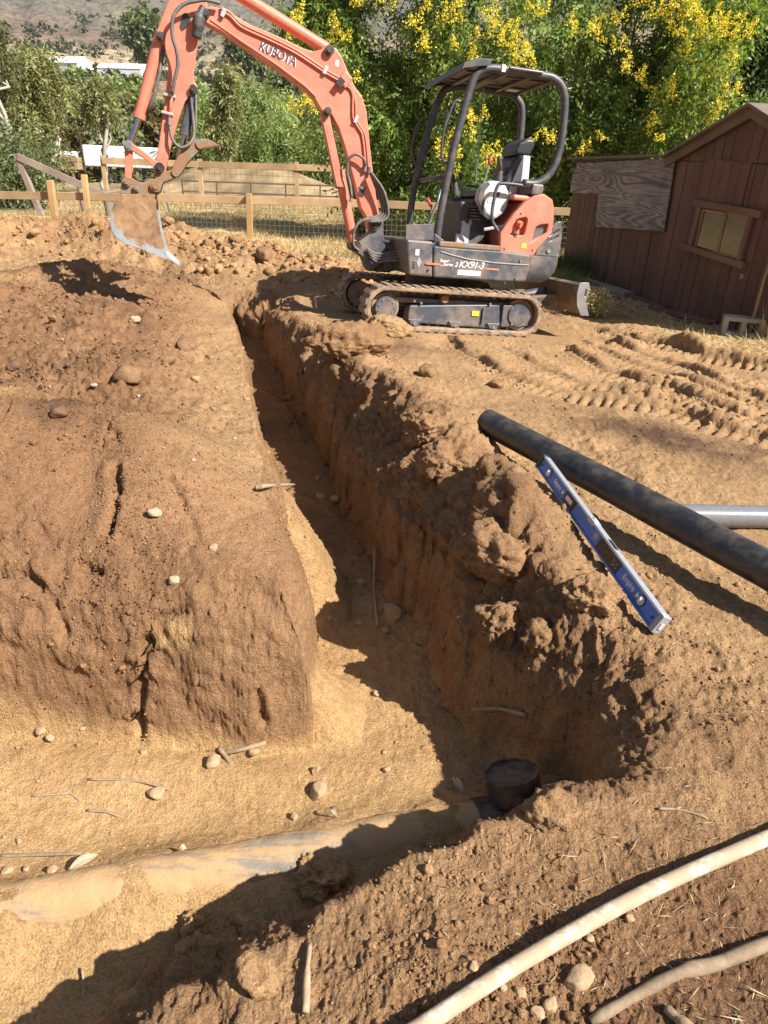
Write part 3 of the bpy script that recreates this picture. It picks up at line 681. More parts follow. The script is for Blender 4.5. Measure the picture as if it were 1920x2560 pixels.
    b = MB(); b.cyl((-.11, sy * .55, .335), (-.11, sy * .71, .335), .038, 18); b.build('carrier_roller', M['mud2'], ex, smooth='auto')
    MB().box((.22, sy * .708, .215), (.075, .006, .048)).build('warning_sticker', M['yellow'], fr)
    MB().box((.30, sy * .712, .20), (.014, .02, .15)).build('frame_clamp', M['navy'], fr)
    for x, z in ((.30, .15), (-.35, .285), (-.42, .3), (.36, .315), (.62, .13), (.74, .135)):
        MB().cyl((x, sy * .70, z), (x, sy * .722, z), .012, 8).build('bolt', M['mud2'], fr)
MB().box((.0, 0, .30), (1.05, 1.08, .16)).build('undercarriage_body', M['navy'], ex, bevel=.02)
MB().cyl((0, 0, .36), (0, 0, .53), .33, 32).build('slew_ring', M['blackm'], ex, smooth='auto')
# dozer blade
prof = [(1.25, .555), (1.30, .575), (1.335, .56), (1.325, .47), (1.33, .38), (1.365, .30), (1.40, .265), (1.33, .275), (1.27, .36), (1.245, .46)]
bl = MB().prism(prof, -.765, .765).build('dozer_blade', M['blade'], ex, bevel=.006)
for y in (-.775, .775):
    pl_ = plate('blade_end_plate', [(1.255, .575), (1.352, .58), (1.372, .525), (1.352, .40), (1.415, .265), (1.33, .262), (1.265, .36), (1.245, .47)], [arc_poly(1.335, .51, .014, 10, 0, math.pi) + arc_poly(1.335, .46, .014, 10, math.pi, 2 * math.pi)], y, .024, M['steel'] if y < 0 else M['blade'], bl)
for y in (-.28, .28):
    MB().beam((.40, y, .26), (1.30, y, .36), .09, .12).build('blade_arm', M['blade'], bl, bevel=.01)
MB().cyl((.75, 0, .30), (1.28, 0, .42), .05, 16).build('blade_cylinder', M['navy'], bl, smooth='auto')

# ---- house
skirt = [(-.25, .527), (.105, .53), (.468, .533), (.708, .543), (.757, .798), (.415, .815), (.075, .812), (-.28, .812)]
sp_ = MB().prism(skirt, -.70, -.60).build('side_panel', M['navy'], ex, bevel=.02, seg=3)
sp2 = MB().prism(skirt, .60, .70).build('side_panel', M['navy'], ex, bevel=.02, seg=3)
MB().tube([(-.205, -.703, .765), (-.10, -.703, .742), (.10, -.703, .712), (.35, -.703, .700), (.60, -.703, .700), (.71, -.703, .704)], .006, 6).build('pale_stripe', M['grey'], sp_)
for x0, x1, z in ((-.34, -.20, .648), (-.20, -.16, .640), (.265, .41, .640)):
    MB().box(((x0 + x1) / 2, -.7015, z), (x1 - x0 - .004, .004, .017)).build('red_stripe', M['orange'], sp_)
def XZ(x, y, z, roll=0.): return Matrix.Translation((x, y, z)) @ Matrix.Rotation(roll, 4, 'Y') @ Matrix.Rotation(math.pi / 2, 4, 'X')
lettering('Super', .040, M['white'], XZ(-.205, -.702, .672), sp_, .0004, .25)
lettering('Series', .040, M['white'], XZ(-.165, -.702, .640), sp_, .0004, .25)
lettering('2', .058, M['white'], XZ(-.050, -.702, .638), sp_, .0006, .25)
lettering('KX91-3', .088, M['white'], XZ(-.012, -.702, .634), sp_, .0004, .28, space=.9)
MB().box((.105, -.7015, .590), (.235, .004, .046)).build('serial_plate', M['white'], sp_)
for x, z in ((.62, .735), (-.30, .60), (.60, .57)): MB().cyl((x, -.70, z), (x, -.712, z), .011, 8).build('bolt', M['steel'], sp_)
MB().box((.12, 0, .655), (.90, 1.2, .25)).build('house_base', M['navy'], ex, bevel=.02)
fb = MB().prism([(-.545, .846), (-.284, .846), (-.256, .527), (-.49, .533)], -.69, .66).build('front_box', M['navy'], ex, bevel=.018)
plate('diamond_mark', [(-.405, .70), (-.380, .655), (-.405, .60), (-.430, .655)], [], -.692, .006, M['grey'], fb, .001)
MB().box((-.43, -.6915, .74), (.04, .005, .055)).build('small_sticker', M['lgrey'], fb)
for k in range(4): MB().box((-.455, -.6915, .60 + k * .017), (.03, .006, .008)).build('vent_slot', M['decalblk'], fb)
step_ = MB().box((.085, -.66, .832), (.62, .09, .050)).build('step', M['mud2'], ex, bevel=.012)
MB().box((.06, .0, .81), (.80, 1.25, .04)).build('floor_plate', M['dgrey'], ex, bevel=.006)
# counterweight: rounded plan at the rear
def rounded_rear(zs, prof_x, ymax, xf):
    """solid whose rear edge follows a rounded plan; zs list of (z, rear x)"""
    ny = 22; v = []; f = []
    for z, xr, ym in zs:
        ring = []
        for k in range(ny + 1):
            t = -1 + 2 * k / ny; yy = ym * math.copysign(1 - (1 - abs(t)) ** 1.0, t); e = abs(t) ** 3.2
            ring.append((xr - .17 * e, yy, z))
        ring += [(xf, ym, z), (xf, -ym, z)]; v += ring
    m_ = ny + 3
    for i in range(len(zs) - 1):
        for k in range(m_): f.append((i * m_ + k, i * m_ + (k + 1) % m_, (i + 1) * m_ + (k + 1) % m_, (i + 1) * m_ + k))
    f += [tuple(range(m_ - 1, -1, -1)), tuple((len(zs) - 1) * m_ + k for k in range(m_))]
    return MB().add(v, f)
cw = rounded_rear([(.54, 1.06, .62), (.57, 1.11, .66), (.65, 1.155, .695), (.73, 1.17, .70), (.795, 1.17, .70)], None, .7, .712).build('counterweight', M['navy'], ex, smooth='auto', bevel=.01)
fin_outer = [(.793, .804), (.827, .928), (.884, 1.028), (.963, 1.105), (1.008, 1.117), (1.032, .991), (1.038, .804)]
for sy in (-1, 1):
    fn = plate('louvred_fin', fin_outer, [[(.89, .99), (1.005, 1.065), (1.008, 1.04), (.905, .97)], [(.905, .945), (1.012, 1.015), (1.015, .985), (.92, .925)]], sy * .63, .06, M['navy'], cw, .008)
    MB().cyl((.92, sy * .66, .845), (.92, sy * .672, .845), .020, 10).build('bolt', M['steel'], fn)
MB().box((1.06, 0, .90), (.06, 1.1, .22)).build('rear_bumper', M['navy'], cw, bevel=.02)
# hood
hood = [(.416, .804), (.398, .976), (.442, 1.042), (.514, 1.156), (.606, 1.255), (.703, 1.321), (.781, 1.339), (.867, 1.300), (.896, 1.233), (.912, 1.125), (.914, 1.015), (.799, .879), (.765, .804)]
hd = MB().prism([(x + (.0 if x > .6 else .05), z) for x, z in hood], -.60, .60).build('hood', M['orange'], ex, bevel=.03, seg=3)
pocket = [(.475, .951), (.496, 1.046), (.530, 1.109), (.560, 1.125), (.625, 1.140), (.652, 1.125), (.658, 1.095), (.648, .985), (.635, .960)]
grill = [(.713, .889), (.724, 1.01), (.742, 1.062), (.781, 1.084), (.868, 1.099), (.880, 1.08), (.877, 1.012)]
slots = [[(.765 + .026 * k, 1.150 - .004 * k + .02 * (k == 0)), (.776 + .026 * k, 1.150 - .004 * k), (.797 + .021 * k, 1.238), (.787 + .021 * k, 1.243)] for k in range(4)]
hs = plate('hood_side', hood, [pocket, grill] + slots, -.635, .07, M['orange'], hd, .010)
plate('hood_side', hood, [grill], .635, .07, M['orange'], hd, .010)
MB().prism([(x, z) for x, z in pocket], -.612, -.604).build('pocket_back', M['orange2'], hs)
MB().cyl((.57, -.62, 1.075), (.60, -.655, 1.06), .03, 14).build('filler_neck', M['orange'], hs, smooth='auto', bevel=.005)
cp = MB(); cp.cyl((.548, -.655, .975), (.548, -.655, .998), .036, 18); cp.cyl((.548, -.655, .95), (.548, -.655, .978), .024, 14); cp.build('fuel_cap', M['mud2'], hs, smooth='auto', bevel=.003)
MB().box((.648, -.672, .875), (.050, .004, .048)).build('yellow_sticker', M['yellow'], hs)
for x, z in ((.575, 1.165), (.455, .84), (.75, .85)): MB().cyl((x, -.668, z), (x, -.68, z), .010, 8).build('bolt', M['steel'], hs)
MB().prism([(x, z) for x, z in grill], -.609, -.603).build('grille_backing', M['decalblk'], hs)
gm = MB()
def clip_seg(p, q, poly):
    ts = [t / 60 for t in range(61)]; keep = []
    def ins(x, z):
        c = False
        for i in range(len(poly)):
            (x1, z1), (x2, z2) = poly[i], poly[(i + 1) % len(poly)]
            if (z1 > z) != (z2 > z) and x < (x2 - x1) * (z - z1) / (z2 - z1) + x1: c = not c
        return c
    for t in ts:
        x, z = p[0] + (q[0] - p[0]) * t, p[1] + (q[1] - p[1]) * t
        if ins(x, z): keep.append((x, z))
    return (keep[0], keep[-1]) if len(keep) > 1 else None
for k in range(-14, 26):
    for sg in (1, -1):
        c = clip_seg((.60, 1.0 + k * .022 - sg * .15), (1.0, 1.0 + k * .022 + sg * .15 - .0), grill)
        if c: gm.beam((c[0][0], -.63 + sg * .002, c[0][1]), (c[1][0], -.63 + sg * .002, c[1][1]), .004, .005, (0, 1, 0))
gmo = gm.build('wire_grille', M['bladeedge'], hs); tag(gmo, kind='stuff')
MB().box((.66, .0, 1.30), (.30, 1.15, .05)).build('hood_top', M['orange'], hd, bevel=.02)
# seat
st = empty('seat'); st.parent = ex
MB().prism([(.25, 1.36), (.56, 1.33), (.60, 1.25), (.24, 1.28)], -.25, .25).build('cushion', M['vinyl'], st, bevel=.035, seg=3)
MB().prism([(.53, 1.36), (.60, 1.64), (.66, 1.70), (.76, 1.70), (.78, 1.52), (.73, 1.34)], -.22, .22).build('backrest', M['vinyl'], st, bevel=.03, seg=3)
for z in (1.44, 1.55): MB().beam((.525 + (z - 1.36) * .25, -.17, z), (.525 + (z - 1.36) * .25, .17, z), .05, .075, (0, 0, 1)).build('back_roll', M['vinyl'], st, bevel=.02, seg=3)
MB().prism([(.62, 1.70), (.655, 1.815), (.735, 1.86), (.82, 1.865), (.83, 1.79), (.79, 1.70)], -.19, .19).build('headrest', M['vinyl'], st, bevel=.03, seg=3)
MB().prism([(.58, 1.34), (.70, 1.70), (.775, 1.70), (.80, 1.34)], -.235, -.224).build('seat_side', M['lgrey'], st, bevel=.004)
MB().box((.44, 0, 1.20), (.40, .44, .14)).build('seat_box', M['dgrey'], ex, bevel=.02)
MB().box((.24, .0, 1.02), (.30, .55, .42)).build('pedestal', M['dgrey'], ex, bevel=.015)
for k, (x, z, w_, h_, m_) in enumerate(((.17, .94, .09, .19, 'lgrey'), (.10, .88, .05, .10, 'lgrey'), (.21, 1.05, .03, .05, 'lgrey'), (.14, 1.035, .035, .04, 'lgrey'))):
    MB().box((x, -.2765, z), (w_, .004, h_)).build('instruction_sticker', M[m_], ex)
bo = MB()
for k in range(5): bo.cyl((.235, -.31, 1.07 + k * .028), (.235, -.31, 1.085 + k * .028), .062 - .004 * (k % 2), 14)
bo.build('pedal_boot', M['dgrey'], ex, smooth='auto')
# consoles and levers
def stack_boot(x, y, z, h, r0, r1, parent, lean=(0, 0)):
    b = MB(); n = 7; pts = []; rs = []
    for k in range(n * 2 + 1):
        t = k / (n * 2); pts.append((x + lean[0] * t, y + lean[1] * t, z + h * t)); rs.append((r0 + (r1 - r0) * t) * (1 if k % 2 == 0 else .82))
    b.tube(pts, rs, 14); return b.build('lever_boot', M['dgrey'], parent, smooth=True)
cn = MB().prism([(.207, 1.254), (.212, 1.347), (.27, 1.41), (.325, 1.433), (.40, 1.43), (.454, 1.414), (.50, 1.35), (.52, 1.281), (.505, 1.21), (.476, 1.151), (.386, 1.081), (.277, 1.135)], -.47, -.31).build('console', M['lgrey'], ex, bevel=.03, seg=3)
MB().prism([(.19, 1.25), (.20, 1.35), (.27, 1.418), (.30, 1.40), (.25, 1.33), (.26, 1.20), (.33, 1.08), (.27, 1.11)], -.475, -.46).build('console_edge', M['dgrey'], cn, bevel=.005)
MB().prism([(.30, 1.335), (.36, 1.345), (.36, 1.24), (.295, 1.235)], -.476, -.468).build('console_label', M['white'], cn)
MB().prism([(.36, 1.33), (.41, 1.34), (.40, 1.30), (.355, 1.29)], -.478, -.469).build('console_switch', M['decalblk'], cn)
stack_boot(.408, -.39, 1.415, .11, .052, .028, cn, (.008, 0))
MB().tube(smooth_path([(.415, -.39, 1.52), (.410, -.39, 1.57), (.395, -.39, 1.61), (.384, -.39, 1.655)], 4), [.018, .018, .02, .021, .021, .021, .021, .022, .023, .024, .024, .022, .015], 12).build('joystick', M['vinyl'], cn, smooth=True)
MB().tube([(.24, -.36, 1.28), (.26, -.36, 1.338), (.287, -.355, 1.464), (.310, -.35, 1.60)], .008, 8).build('lever', M['steel'], cn)
MB().tube([(.306, -.35, 1.575), (.311, -.35, 1.605), (.318, -.35, 1.65)], [.012, .018, .014], 10).build('lever_knob', M['red'], cn, smooth=True)
cf = MB().prism([(.105, 1.168), (.17, 1.276), (.471, 1.33), (.49, 1.234), (.294, 1.063), (.177, 1.054)], .26, .44).build('console', M['dgrey'], ex, bevel=.03, seg=3)
stack_boot(.24, .35, 1.30, .13, .052, .028, cf, (-.03, 0))
MB().tube(smooth_path([(.205, .35, 1.42), (.19, .35, 1.47), (.15, .35, 1.51), (.14, .35, 1.54)], 4), .02, 12).build('joystick', M['vinyl'], cf, smooth=True)
MB().tube([(.27, .25, 1.30), (.25, .24, 1.40), (.235, .24, 1.48)], .009, 8).build('lever', M['blackm'], cf)
MB().tube([(.236, .24, 1.46), (.225, .24, 1.52)], [.018, .026], 10).build('lever_knob', M['vinyl'], cf, smooth=True)
MB().tube(smooth_path([(.36, .46, 1.34), (.37, .47, 1.41), (.52, .47, 1.415), (.60, .47, 1.38), (.62, .47, 1.33)], 5), .012, 8).build('arm_rest', M['vinyl'], cf, smooth=True)
for y, x in ((.02, -.13), (.14, -.10)):
    lv = MB().tube([(x + .045, y, .82), (x - .0, y, 1.0), (x + .07, y, 1.20), (x + .10, y, 1.36)], .011, 8).build('travel_lever', M['steel'], ex, smooth=True)
    MB().tube([(x + .10, y, 1.345), (x + .118, y, 1.44)], [.018, .021], 10).build('lever_knob', M['vinyl'], lv, smooth=True)
bl_l = MB().tube([(-.05, .2, .84), (-.063, .2, 1.188)], .009, 8).build('blade_lever', M['steel'], ex)
MB().tube([(-.068, .2, 1.17), (-.117, .2, 1.245)], [.014, .019], 10).build('lever_knob', M['red'], bl_l, smooth=True)
MB().beam((.30, -.44, .99), (.50, -.50, 1.04), .05, .03).build('lock_lever_plate', M['lgrey'], ex, bevel=.008)
# front guard plate, rails
MB().prism([(-.541, .972), (-.270, 1.001), (-.254, .856), (-.529, .843)], -.605, -.590).build('front_guard', M['navy'], ex, bevel=.004)
MB().prism([(-.25, .92), (-.15, .865), (-.15, .84), (-.25, .84)], -.60, -.50).build('post_foot', M['rops'], ex, bevel=.008)
near = [(-.208, .855), (-.196, 1.098), (-.160, 1.445), (-.119, 1.738), (-.068, 1.997), (-.035, 2.151), (.005, 2.260), (.09, 2.318), (.22, 2.333), (.424, 2.333), (.63, 2.333), (.753, 2.324), (.852, 2.266), (.902, 2.159), (.922, 1.989), (.929, 1.815), (.912, 1.664), (.862, 1.539), (.784, 1.463), (.70, 1.435), (.60, 1.432)]
rp = MB().tube(smooth_path([(x, -.55, z) for x, z in near], 4), .036, 16).build('canopy_frame', M['rops'], ex, smooth=True)
far = [(-.22, .855), (-.206, 1.229), (-.186, 1.416), (-.139, 1.701), (-.074, 1.982), (-.006, 2.209), (.077, 2.300), (.281, 2.333), (.565, 2.335), (.762, 2.325), (.862, 2.275), (.915, 2.18), (.935, 1.926), (.935, 1.75), (.910, 1.62), (.86, 1.52), (.78, 1.46), (.70, 1.435), (.60, 1.432)]
MB().tube(smooth_path([(x, .47, z) for x, z in far], 4), .036, 16).build('canopy_frame', M['rops'], ex, smooth=True)
for x, z in ((.64, 1.435), (.30, 2.335), (-.16, 1.42)): MB().tube([(x, -.55, z), (x, .47, z)], .022 if z < 2 else .03, 12).build('frame_crossbar', M['rops'], ex, smooth=True)
MB().box((.74, -.05, 1.385), (.12, 1.1, .10)).build('frame_mount', M['navy'], ex, bevel=.015)
MB().tube(smooth_path([(-.085, -.53, 2.036), (-.156, -.53, 2.041), (-.195, -.53, 1.947), (-.236, -.53, 1.802), (-.238, -.53, 1.601), (-.197, -.53, 1.539), (-.146, -.54, 1.537)], 5), .013, 8).build('grab_rail', M['rops'], ex, smooth=True)
MB().tube(smooth_path([(-.07, .45, 2.027), (-.187, .45, 1.985), (-.247, .45, 1.836), (-.256, .45, 1.641), (-.16, .46, 1.532)], 5), .013, 8).build('grab_rail', M['rops'], ex, smooth=True)
MB().tube(smooth_path([(.815, -.56, 1.390), (.666, -.56, 1.407), (.40, -.56, 1.410), (.338, -.56, 1.375), (.315, -.57, 1.232), (.317, -.58, 1.093), (.364, -.59, 1.018), (.430, -.60, .944), (.442, -.60, .855)], 5), .016, 10).build('arm_rail', M['rops'], ex, smooth=True)
MB().tube([(.394, .2, 1.33), (.376, .2, 1.80), (.358, .2, 2.33)], .006, 6).build('antenna', M['steel'], ex)
# canopy roof: sheet, front lip, ribs underneath
cz = 2.338
ca = MB().prism([(-.02, cz + .012), (.45, cz + .026), (.86, cz + .012), (.86, cz + .002), (.45, cz + .016), (-.02, cz + .002)], -.515, .435).build('canopy_roof', M['canopy'], ex, bevel=.002)
MB().prism([(-.155, cz - .055), (-.13, cz - .0), (-.02, cz + .045), (.13, cz + .052), (.13, cz + .040), (-.015, cz + .033), (-.115, cz - .012), (-.135, cz - .06)], -.61, .54).build('front_visor', M['rops'], ca, bevel=.003)
for y in (-.61, .54): MB().prism([(-.15, cz - .05), (-.13, cz), (-.02, cz + .043), (.12, cz + .048), (.10, cz + .0), (-.02, cz - .02)], y - .004, y + .004).build('visor_cheek', M['rops'], ca)
for x in (.10, .34, .58, .82): MB().box((x, -.04, cz - .010), (.045, .94, .024)).build('roof_rib', M['rops'], ca, bevel=.004)
for y in (-.28, .20): MB().box((.42, y, cz - .006), (.84, .03, .016)).build('roof_rib', M['rops'], ca, bevel=.003)
MB().box((.72, .32, cz - .004), (.12, .14, .005)).build('roof_sticker', M['white'], ca)
MB().tube([(.30, -.59, 2.345), (.62, -.59, 2.345)], .014, 8).build('side_bar', M['rops'], ca)
MB().box((.245, -.588, 2.335), (.035, .012, .055)).build('roof_clip', M['white'], ca)
MB().tube([(.28, -.2, cz + .02), (.31, -.2, cz + .085), (.34, -.2, cz + .02)], .006, 6).build('lifting_eye', M['rops'], ca)
# ---- boom
boom_p = [(-.807, 1.011), (-.78, .901), (-.721, .880), (-.66, .954), (-.676, 1.038), (-.728, 1.220), (-.771, 1.415), (-.815, 1.622), (-.844, 1.777), (-.873, 1.930), (-.926, 2.046), (-.993, 2.114), (-1.041, 2.183), (-1.090, 2.266), (-1.138, 2.348), (-1.183, 2.393), (-1.236, 2.423), (-1.278, 2.417), (-1.327, 2.376), (-1.402, 2.352), (-1.503, 2.368), (-1.637, 2.408), (-1.802, 2.450), (-1.947, 2.480), (-2.043, 2.516), (-2.107, 2.542), (-2.201, 2.570), (-2.294, 2.578), (-2.356, 2.549), (-2.372, 2.500), (-2.342, 2.450), (-2.202, 2.400), (-2.042, 2.329), (-1.880, 2.251), (-1.714, 2.178), (-1.578, 2.106), (-1.457, 2.046), (-1.369, 1.982), (-1.304, 1.898), (-1.250, 1.851), (-1.207, 1.871), (-1.130, 1.763), (-1.069, 1.628), (-1.015, 1.490), (-.961, 1.349), (-.915, 1.221), (-.869, 1.091)]
bm = MB().prism(boom_p, -.075, .075).build('boom', M['orange'], ex, bevel=.010)
# raised flange strips along the lower and upper edge of the boom side
MB().prism([(-2.30, 2.47), (-2.04, 2.345), (-1.71, 2.195), (-1.46, 2.063), (-1.36, 1.99), (-1.355, 2.005), (-1.455, 2.08), (-1.705, 2.208), (-2.035, 2.36), (-2.30, 2.482)], -.083, .083).build('boom_flange', M['orange'], bm, bevel=.003)
lettering('KUBOTA', .098, M['letterdark'], XZ(-1.885, -.079, 2.306, math.radians(15.5)), bm, .0012, .05, .003, space=1.0, xs=.86)
lettering('KUBOTA', .098, M['white'], XZ(-1.880, -.0765, 2.301, math.radians(15.5)), bm, .0032, .05, .002, space=1.0, xs=.86)
def pin(x, z, r, y0, y1, parent, m_='blackm', nm='pin'):
    b = MB(); b.cyl((x, y0, z), (x, y1, z), r, 20); b.cyl((x, y0 - .012, z), (x, y0, z), r * .6, 12); return b.build(nm, M[m_], parent, smooth='auto')
for x, z, r in ((-.731, .948, .048), (-1.254, 2.374, .042), (-2.338, 2.511, .036), (-1.246, 1.887, .036)): pin(x, z, r, -.115, .115, bm)
MB().box((-1.10, -.10, 2.16), (.11, .05, .10), Matrix.Rotation(math.radians(-55), 3, 'Y')).build('work_light', M['orange'], bm, bevel=.012)
MB().box((-1.145, -.13, 2.13), (.07, .015, .06), Matrix.Rotation(math.radians(-55), 3, 'Y')).build('light_lens', M['decalblk'], bm)
for dz in (0, .028): MB().tube(smooth_path([(x, -.086, z - dz * .9 if x < -1 else z) if x < -1 else (x - dz, -.086, z) for x, z in ((-2.217, 2.564), (-2.14, 2.550), (-2.061, 2.490), (-1.982, 2.459), (-1.805, 2.413), (-1.558, 2.339), (-1.285, 2.221), (-1.075, 2.140), (-1.019, 2.080), (-.985, 1.973), (-.971, 1.852), (-.909, 1.775), (-.868, 1.700), (-.815, 1.41))], 4), .011, 8).build('steel_pipe', M['orange'], bm, smooth=True)
for x, z in ((-1.285, 2.214), (-.975, 1.85), (-2.19, 2.535)): MB().box((x, -.092, z), (.035, .03, .065), Matrix.Rotation(.4, 3, 'Y')).build('pipe_clamp', M['bladeedge'], bm, bevel=.003)
MB().box((-1.175, -.0765, 2.285), (.032, .004, .05)).build('small_sticker', M['white'], bm)
MB().box((-.875, -.0765, 1.24), (.055, .004, .10), Matrix.Rotation(.22, 3, 'Y')).build('warning_sticker', M['decalblk'], bm)
MB().box((-.882, -.0775, 1.275), (.05, .004, .028), Matrix.Rotation(.22, 3, 'Y')).build('sticker_heading', M['white'], bm)
def cylinder(name, p0, pm, p1, r, rr, parent, m_='orange'):
    b = MB(); b.cyl(p0, pm, r, 22); d = (Vector(pm) - Vector(p0)).normalized()
    b.cyl(Vector(pm) - d * .035, Vector(pm) + d * .012, r * 1.09, 22)
    o = b.build(name, M[m_], parent, smooth='auto')
    MB().cyl(pm, p1, rr, 18).build('rod', M['chrome'], o, smooth='auto')
    e = Vector(p1); MB().cyl(e - Vector((0, .05, 0)), e + Vector((0, .05, 0)), r * .95, 18).build('rod_end', M['orange'] if m_ == 'orange' else M['blackm'], o, smooth='auto')
    return o
bc = cylinder('boom_cylinder', (-.905, -.0, .735), (-1.085, 0, 1.385), (-1.236, 0, 1.885), .050, .026, ex)
bc.children[0].name = 'rod'
MB().prism([(-1.282, 1.865), (-1.225, 1.872), (-1.045, 1.262), (-1.098, 1.262)], -.064, -.056).build('rod_guard', M['orange'], bc, bevel=.003)
MB().prism([(-1.300, 1.865), (-1.282, 1.865), (-1.098, 1.262), (-1.118, 1.262)], -.064, .05).build('rod_guard_edge', M['orange'], bc, bevel=.003)
ac = cylinder('arm_cylinder', (-1.264, 0, 2.40), (-2.10, 0, 2.725), (-2.52, 0, 2.89), .052, .028, ex)
# ---- arm
arm_p = [(-2.821, 1.196), (-2.810, 1.274), (-2.782, 1.384), (-2.742, 1.582), (-2.712, 1.761), (-2.682, 1.937), (-2.660, 2.053), (-2.675, 2.163), (-2.695, 2.243), (-2.754, 2.311), (-2.745, 2.346), (-2.695, 2.460), (-2.646, 2.572), (-2.611, 2.734), (-2.591, 2.891), (-2.530, 2.938), (-2.456, 2.911), (-2.384, 2.740), (-2.320, 2.587), (-2.330, 2.491), (-2.390, 2.405), (-2.404, 2.307), (-2.425, 2.193), (-2.446, 2.078), (-2.441, 1.993), (-2.413, 1.954), (-2.430, 1.908), (-2.478, 1.889), (-2.528, 1.825), (-2.561, 1.749), (-2.605, 1.626), (-2.658, 1.471), (-2.695, 1.316), (-2.714, 1.237)]
am_ = MB().prism(arm_p, -.062, .062).build('arm', M['orange'], ex, bevel=.010)
for x, z, r in ((-2.716, 2.300, .034), (-2.453, 1.933, .036), (-2.761, 1.274, .044)): pin(x, z, r, -.095, .095, am_)
MB().prism([(-2.53, 2.49), (-2.50, 2.505), (-2.46, 2.46), (-2.50, 2.39), (-2.54, 2.36), (-2.56, 2.39)], -.066, -.060).build('arm_opening', M['decalblk'], am_, bevel=.003)
for z, x in ((1.86, -2.655), (1.72, -2.68)): MB().box((x, -.085, z), (.105, .03, .022), Matrix.Rotation(.12, 3, 'Y')).build('pipe_clamp', M['bladeedge'], am_, bevel=.003)
MB().tube([(-2.631, -.085, 1.88), (-2.648, -.085, 1.80), (-2.665, -.085, 1.674)], .014, 8).build('steel_pipe', M['orange'], am_, smooth=True)
MB().tube(smooth_path([(-2.36, -.10, 2.55), (-2.39, -.12, 2.48), (-2.40, -.12, 2.40), (-2.42, -.11, 2.32)], 4), [.03] * 4 + [.05] * 5 + [.04] * 4, 10).build('hose_sleeve', M['dgrey'], am_, smooth=True)
bkc = cylinder('bucket_cylinder', (-2.727, 0, 2.307), (-2.925, 0, 1.673), (-3.024, 0, 1.425), .050, .027, ex)
MB().tube([(-2.69, -.02, 2.25), (-2.74, -.03, 2.02), (-2.80, -.03, 1.82), (-2.86, -.02, 1.70)], .016, 8).build('side_pipe', M['hose'], bkc, smooth=True)
# bucket linkage
for sy in (-1, 1):
    lk = MB().prism([(-3.055, 1.45), (-2.995, 1.45), (-3.012, 1.13), (-3.070, 1.13)], min(sy * .055, sy * .085), max(sy * .055, sy * .085)).build('bucket_link', M['orange'], ex, bevel=.006)
    gl = MB().prism([(-3.03, 1.455), (-2.98, 1.44), (-2.90, 1.40), (-2.80, 1.33), (-2.73, 1.29), (-2.75, 1.245), (-2.81, 1.27), (-2.90, 1.34), (-2.99, 1.39), (-3.05, 1.40)], min(sy * .088, sy * .112), max(sy * .088, sy * .112)).build('guide_link', M['orange'], ex, bevel=.006)
    pin(-3.024, 1.425, .040, min(sy * .05, sy * .125), max(sy * .05, sy * .125), lk, 'steel')
    pin(-2.761, 1.274, .042, min(sy * .1, sy * .13), max(sy * .1, sy * .13), gl)
# bucket
bprof = [(-2.812, 1.047), (-3.107, 1.022), (-3.158, .948), (-3.190, .869), (-3.207, .789), (-3.196, .712), (-3.160, .651), (-3.082, .601), (-2.938, .563), (-2.840, .537), (-2.726, .496), (-2.716, .537), (-2.745, .649), (-2.770, .744), (-2.791, .885)]
bk = empty('bucket'); bk.parent = ex
for y in (-.205, .205): MB().prism(bprof, y - .012, y + .012).build('side_plate', M['mud'], bk, bevel=.005)
shell = [(-2.812, 1.047), (-3.107, 1.022), (-3.158, .948), (-3.190, .869), (-3.207, .789), (-3.196, .712), (-3.160, .651), (-3.082, .601), (-2.938, .563), (-2.840, .537), (-2.726, .496)]
sh2 = [(x + .02, z + .012) if z < 1. else (x + .01, z - .018) for x, z in shell]
b = MB()
for i in range(len(shell) - 1): b.prism([shell[i], shell[i + 1], sh2[i + 1], sh2[i]], -.194, .194)
b.build('shell', M['mud'], bk, bevel=.004)
b = MB(); lo = [(-2.80, 1.02), (-3.08, 1.0), (-3.15, .87), (-3.165, .74), (-3.10, .64), (-2.95, .60), (-2.86, .62), (-2.85, .80)]
b.prism(lo, -.19, .19).build('soil_load', M['mud2'], bk, bevel=.04, seg=3)
for sy in (-1, 1):
    MB().prism([(-3.116, 1.023), (-3.095, 1.117), (-3.069, 1.158), (-3.021, 1.17), (-2.966, 1.144), (-2.911, 1.133), (-2.853, 1.177), (-2.796, 1.167), (-2.749, 1.125), (-2.759, 1.077), (-2.801, 1.042)], min(sy * .09, sy * .12), max(sy * .09, sy * .12)).build('bucket_ear', M['mud2'], bk, bevel=.006)
for x, z, r in ((-3.046, 1.13, .038), (-2.80, 1.115, .048), (-2.965, 1.085, .032)): pin(x, z, r, -.15, .15, bk, 'mud2')
for y in (-.165, 0, .165):
    v = [(-2.86, y - .035, .530), (-2.86, y + .035, .530), (-2.86, y - .035, .572), (-2.86, y + .035, .572), (-2.70, y - .030, .492), (-2.70, y + .030, .492), (-2.70, y - .030, .535), (-2.70, y + .030, .535), (-2.598, y - .012, .438), (-2.598, y + .012, .438)]
    MB().add(v, [(0, 1, 3, 2), (0, 2, 6, 4), (1, 5, 7, 3), (2, 3, 7, 6), (0, 4, 5, 1), (4, 6, 8), (5, 9, 7), (6, 7, 9, 8), (4, 8, 9, 5)]).build('bucket_tooth', M['bladeedge'], bk, bevel=.004)
MB().beam((-2.90, -.219, .565), (-2.72, -.219, .508), .01, .03).build('side_cutter', M['bladeedge'], bk)
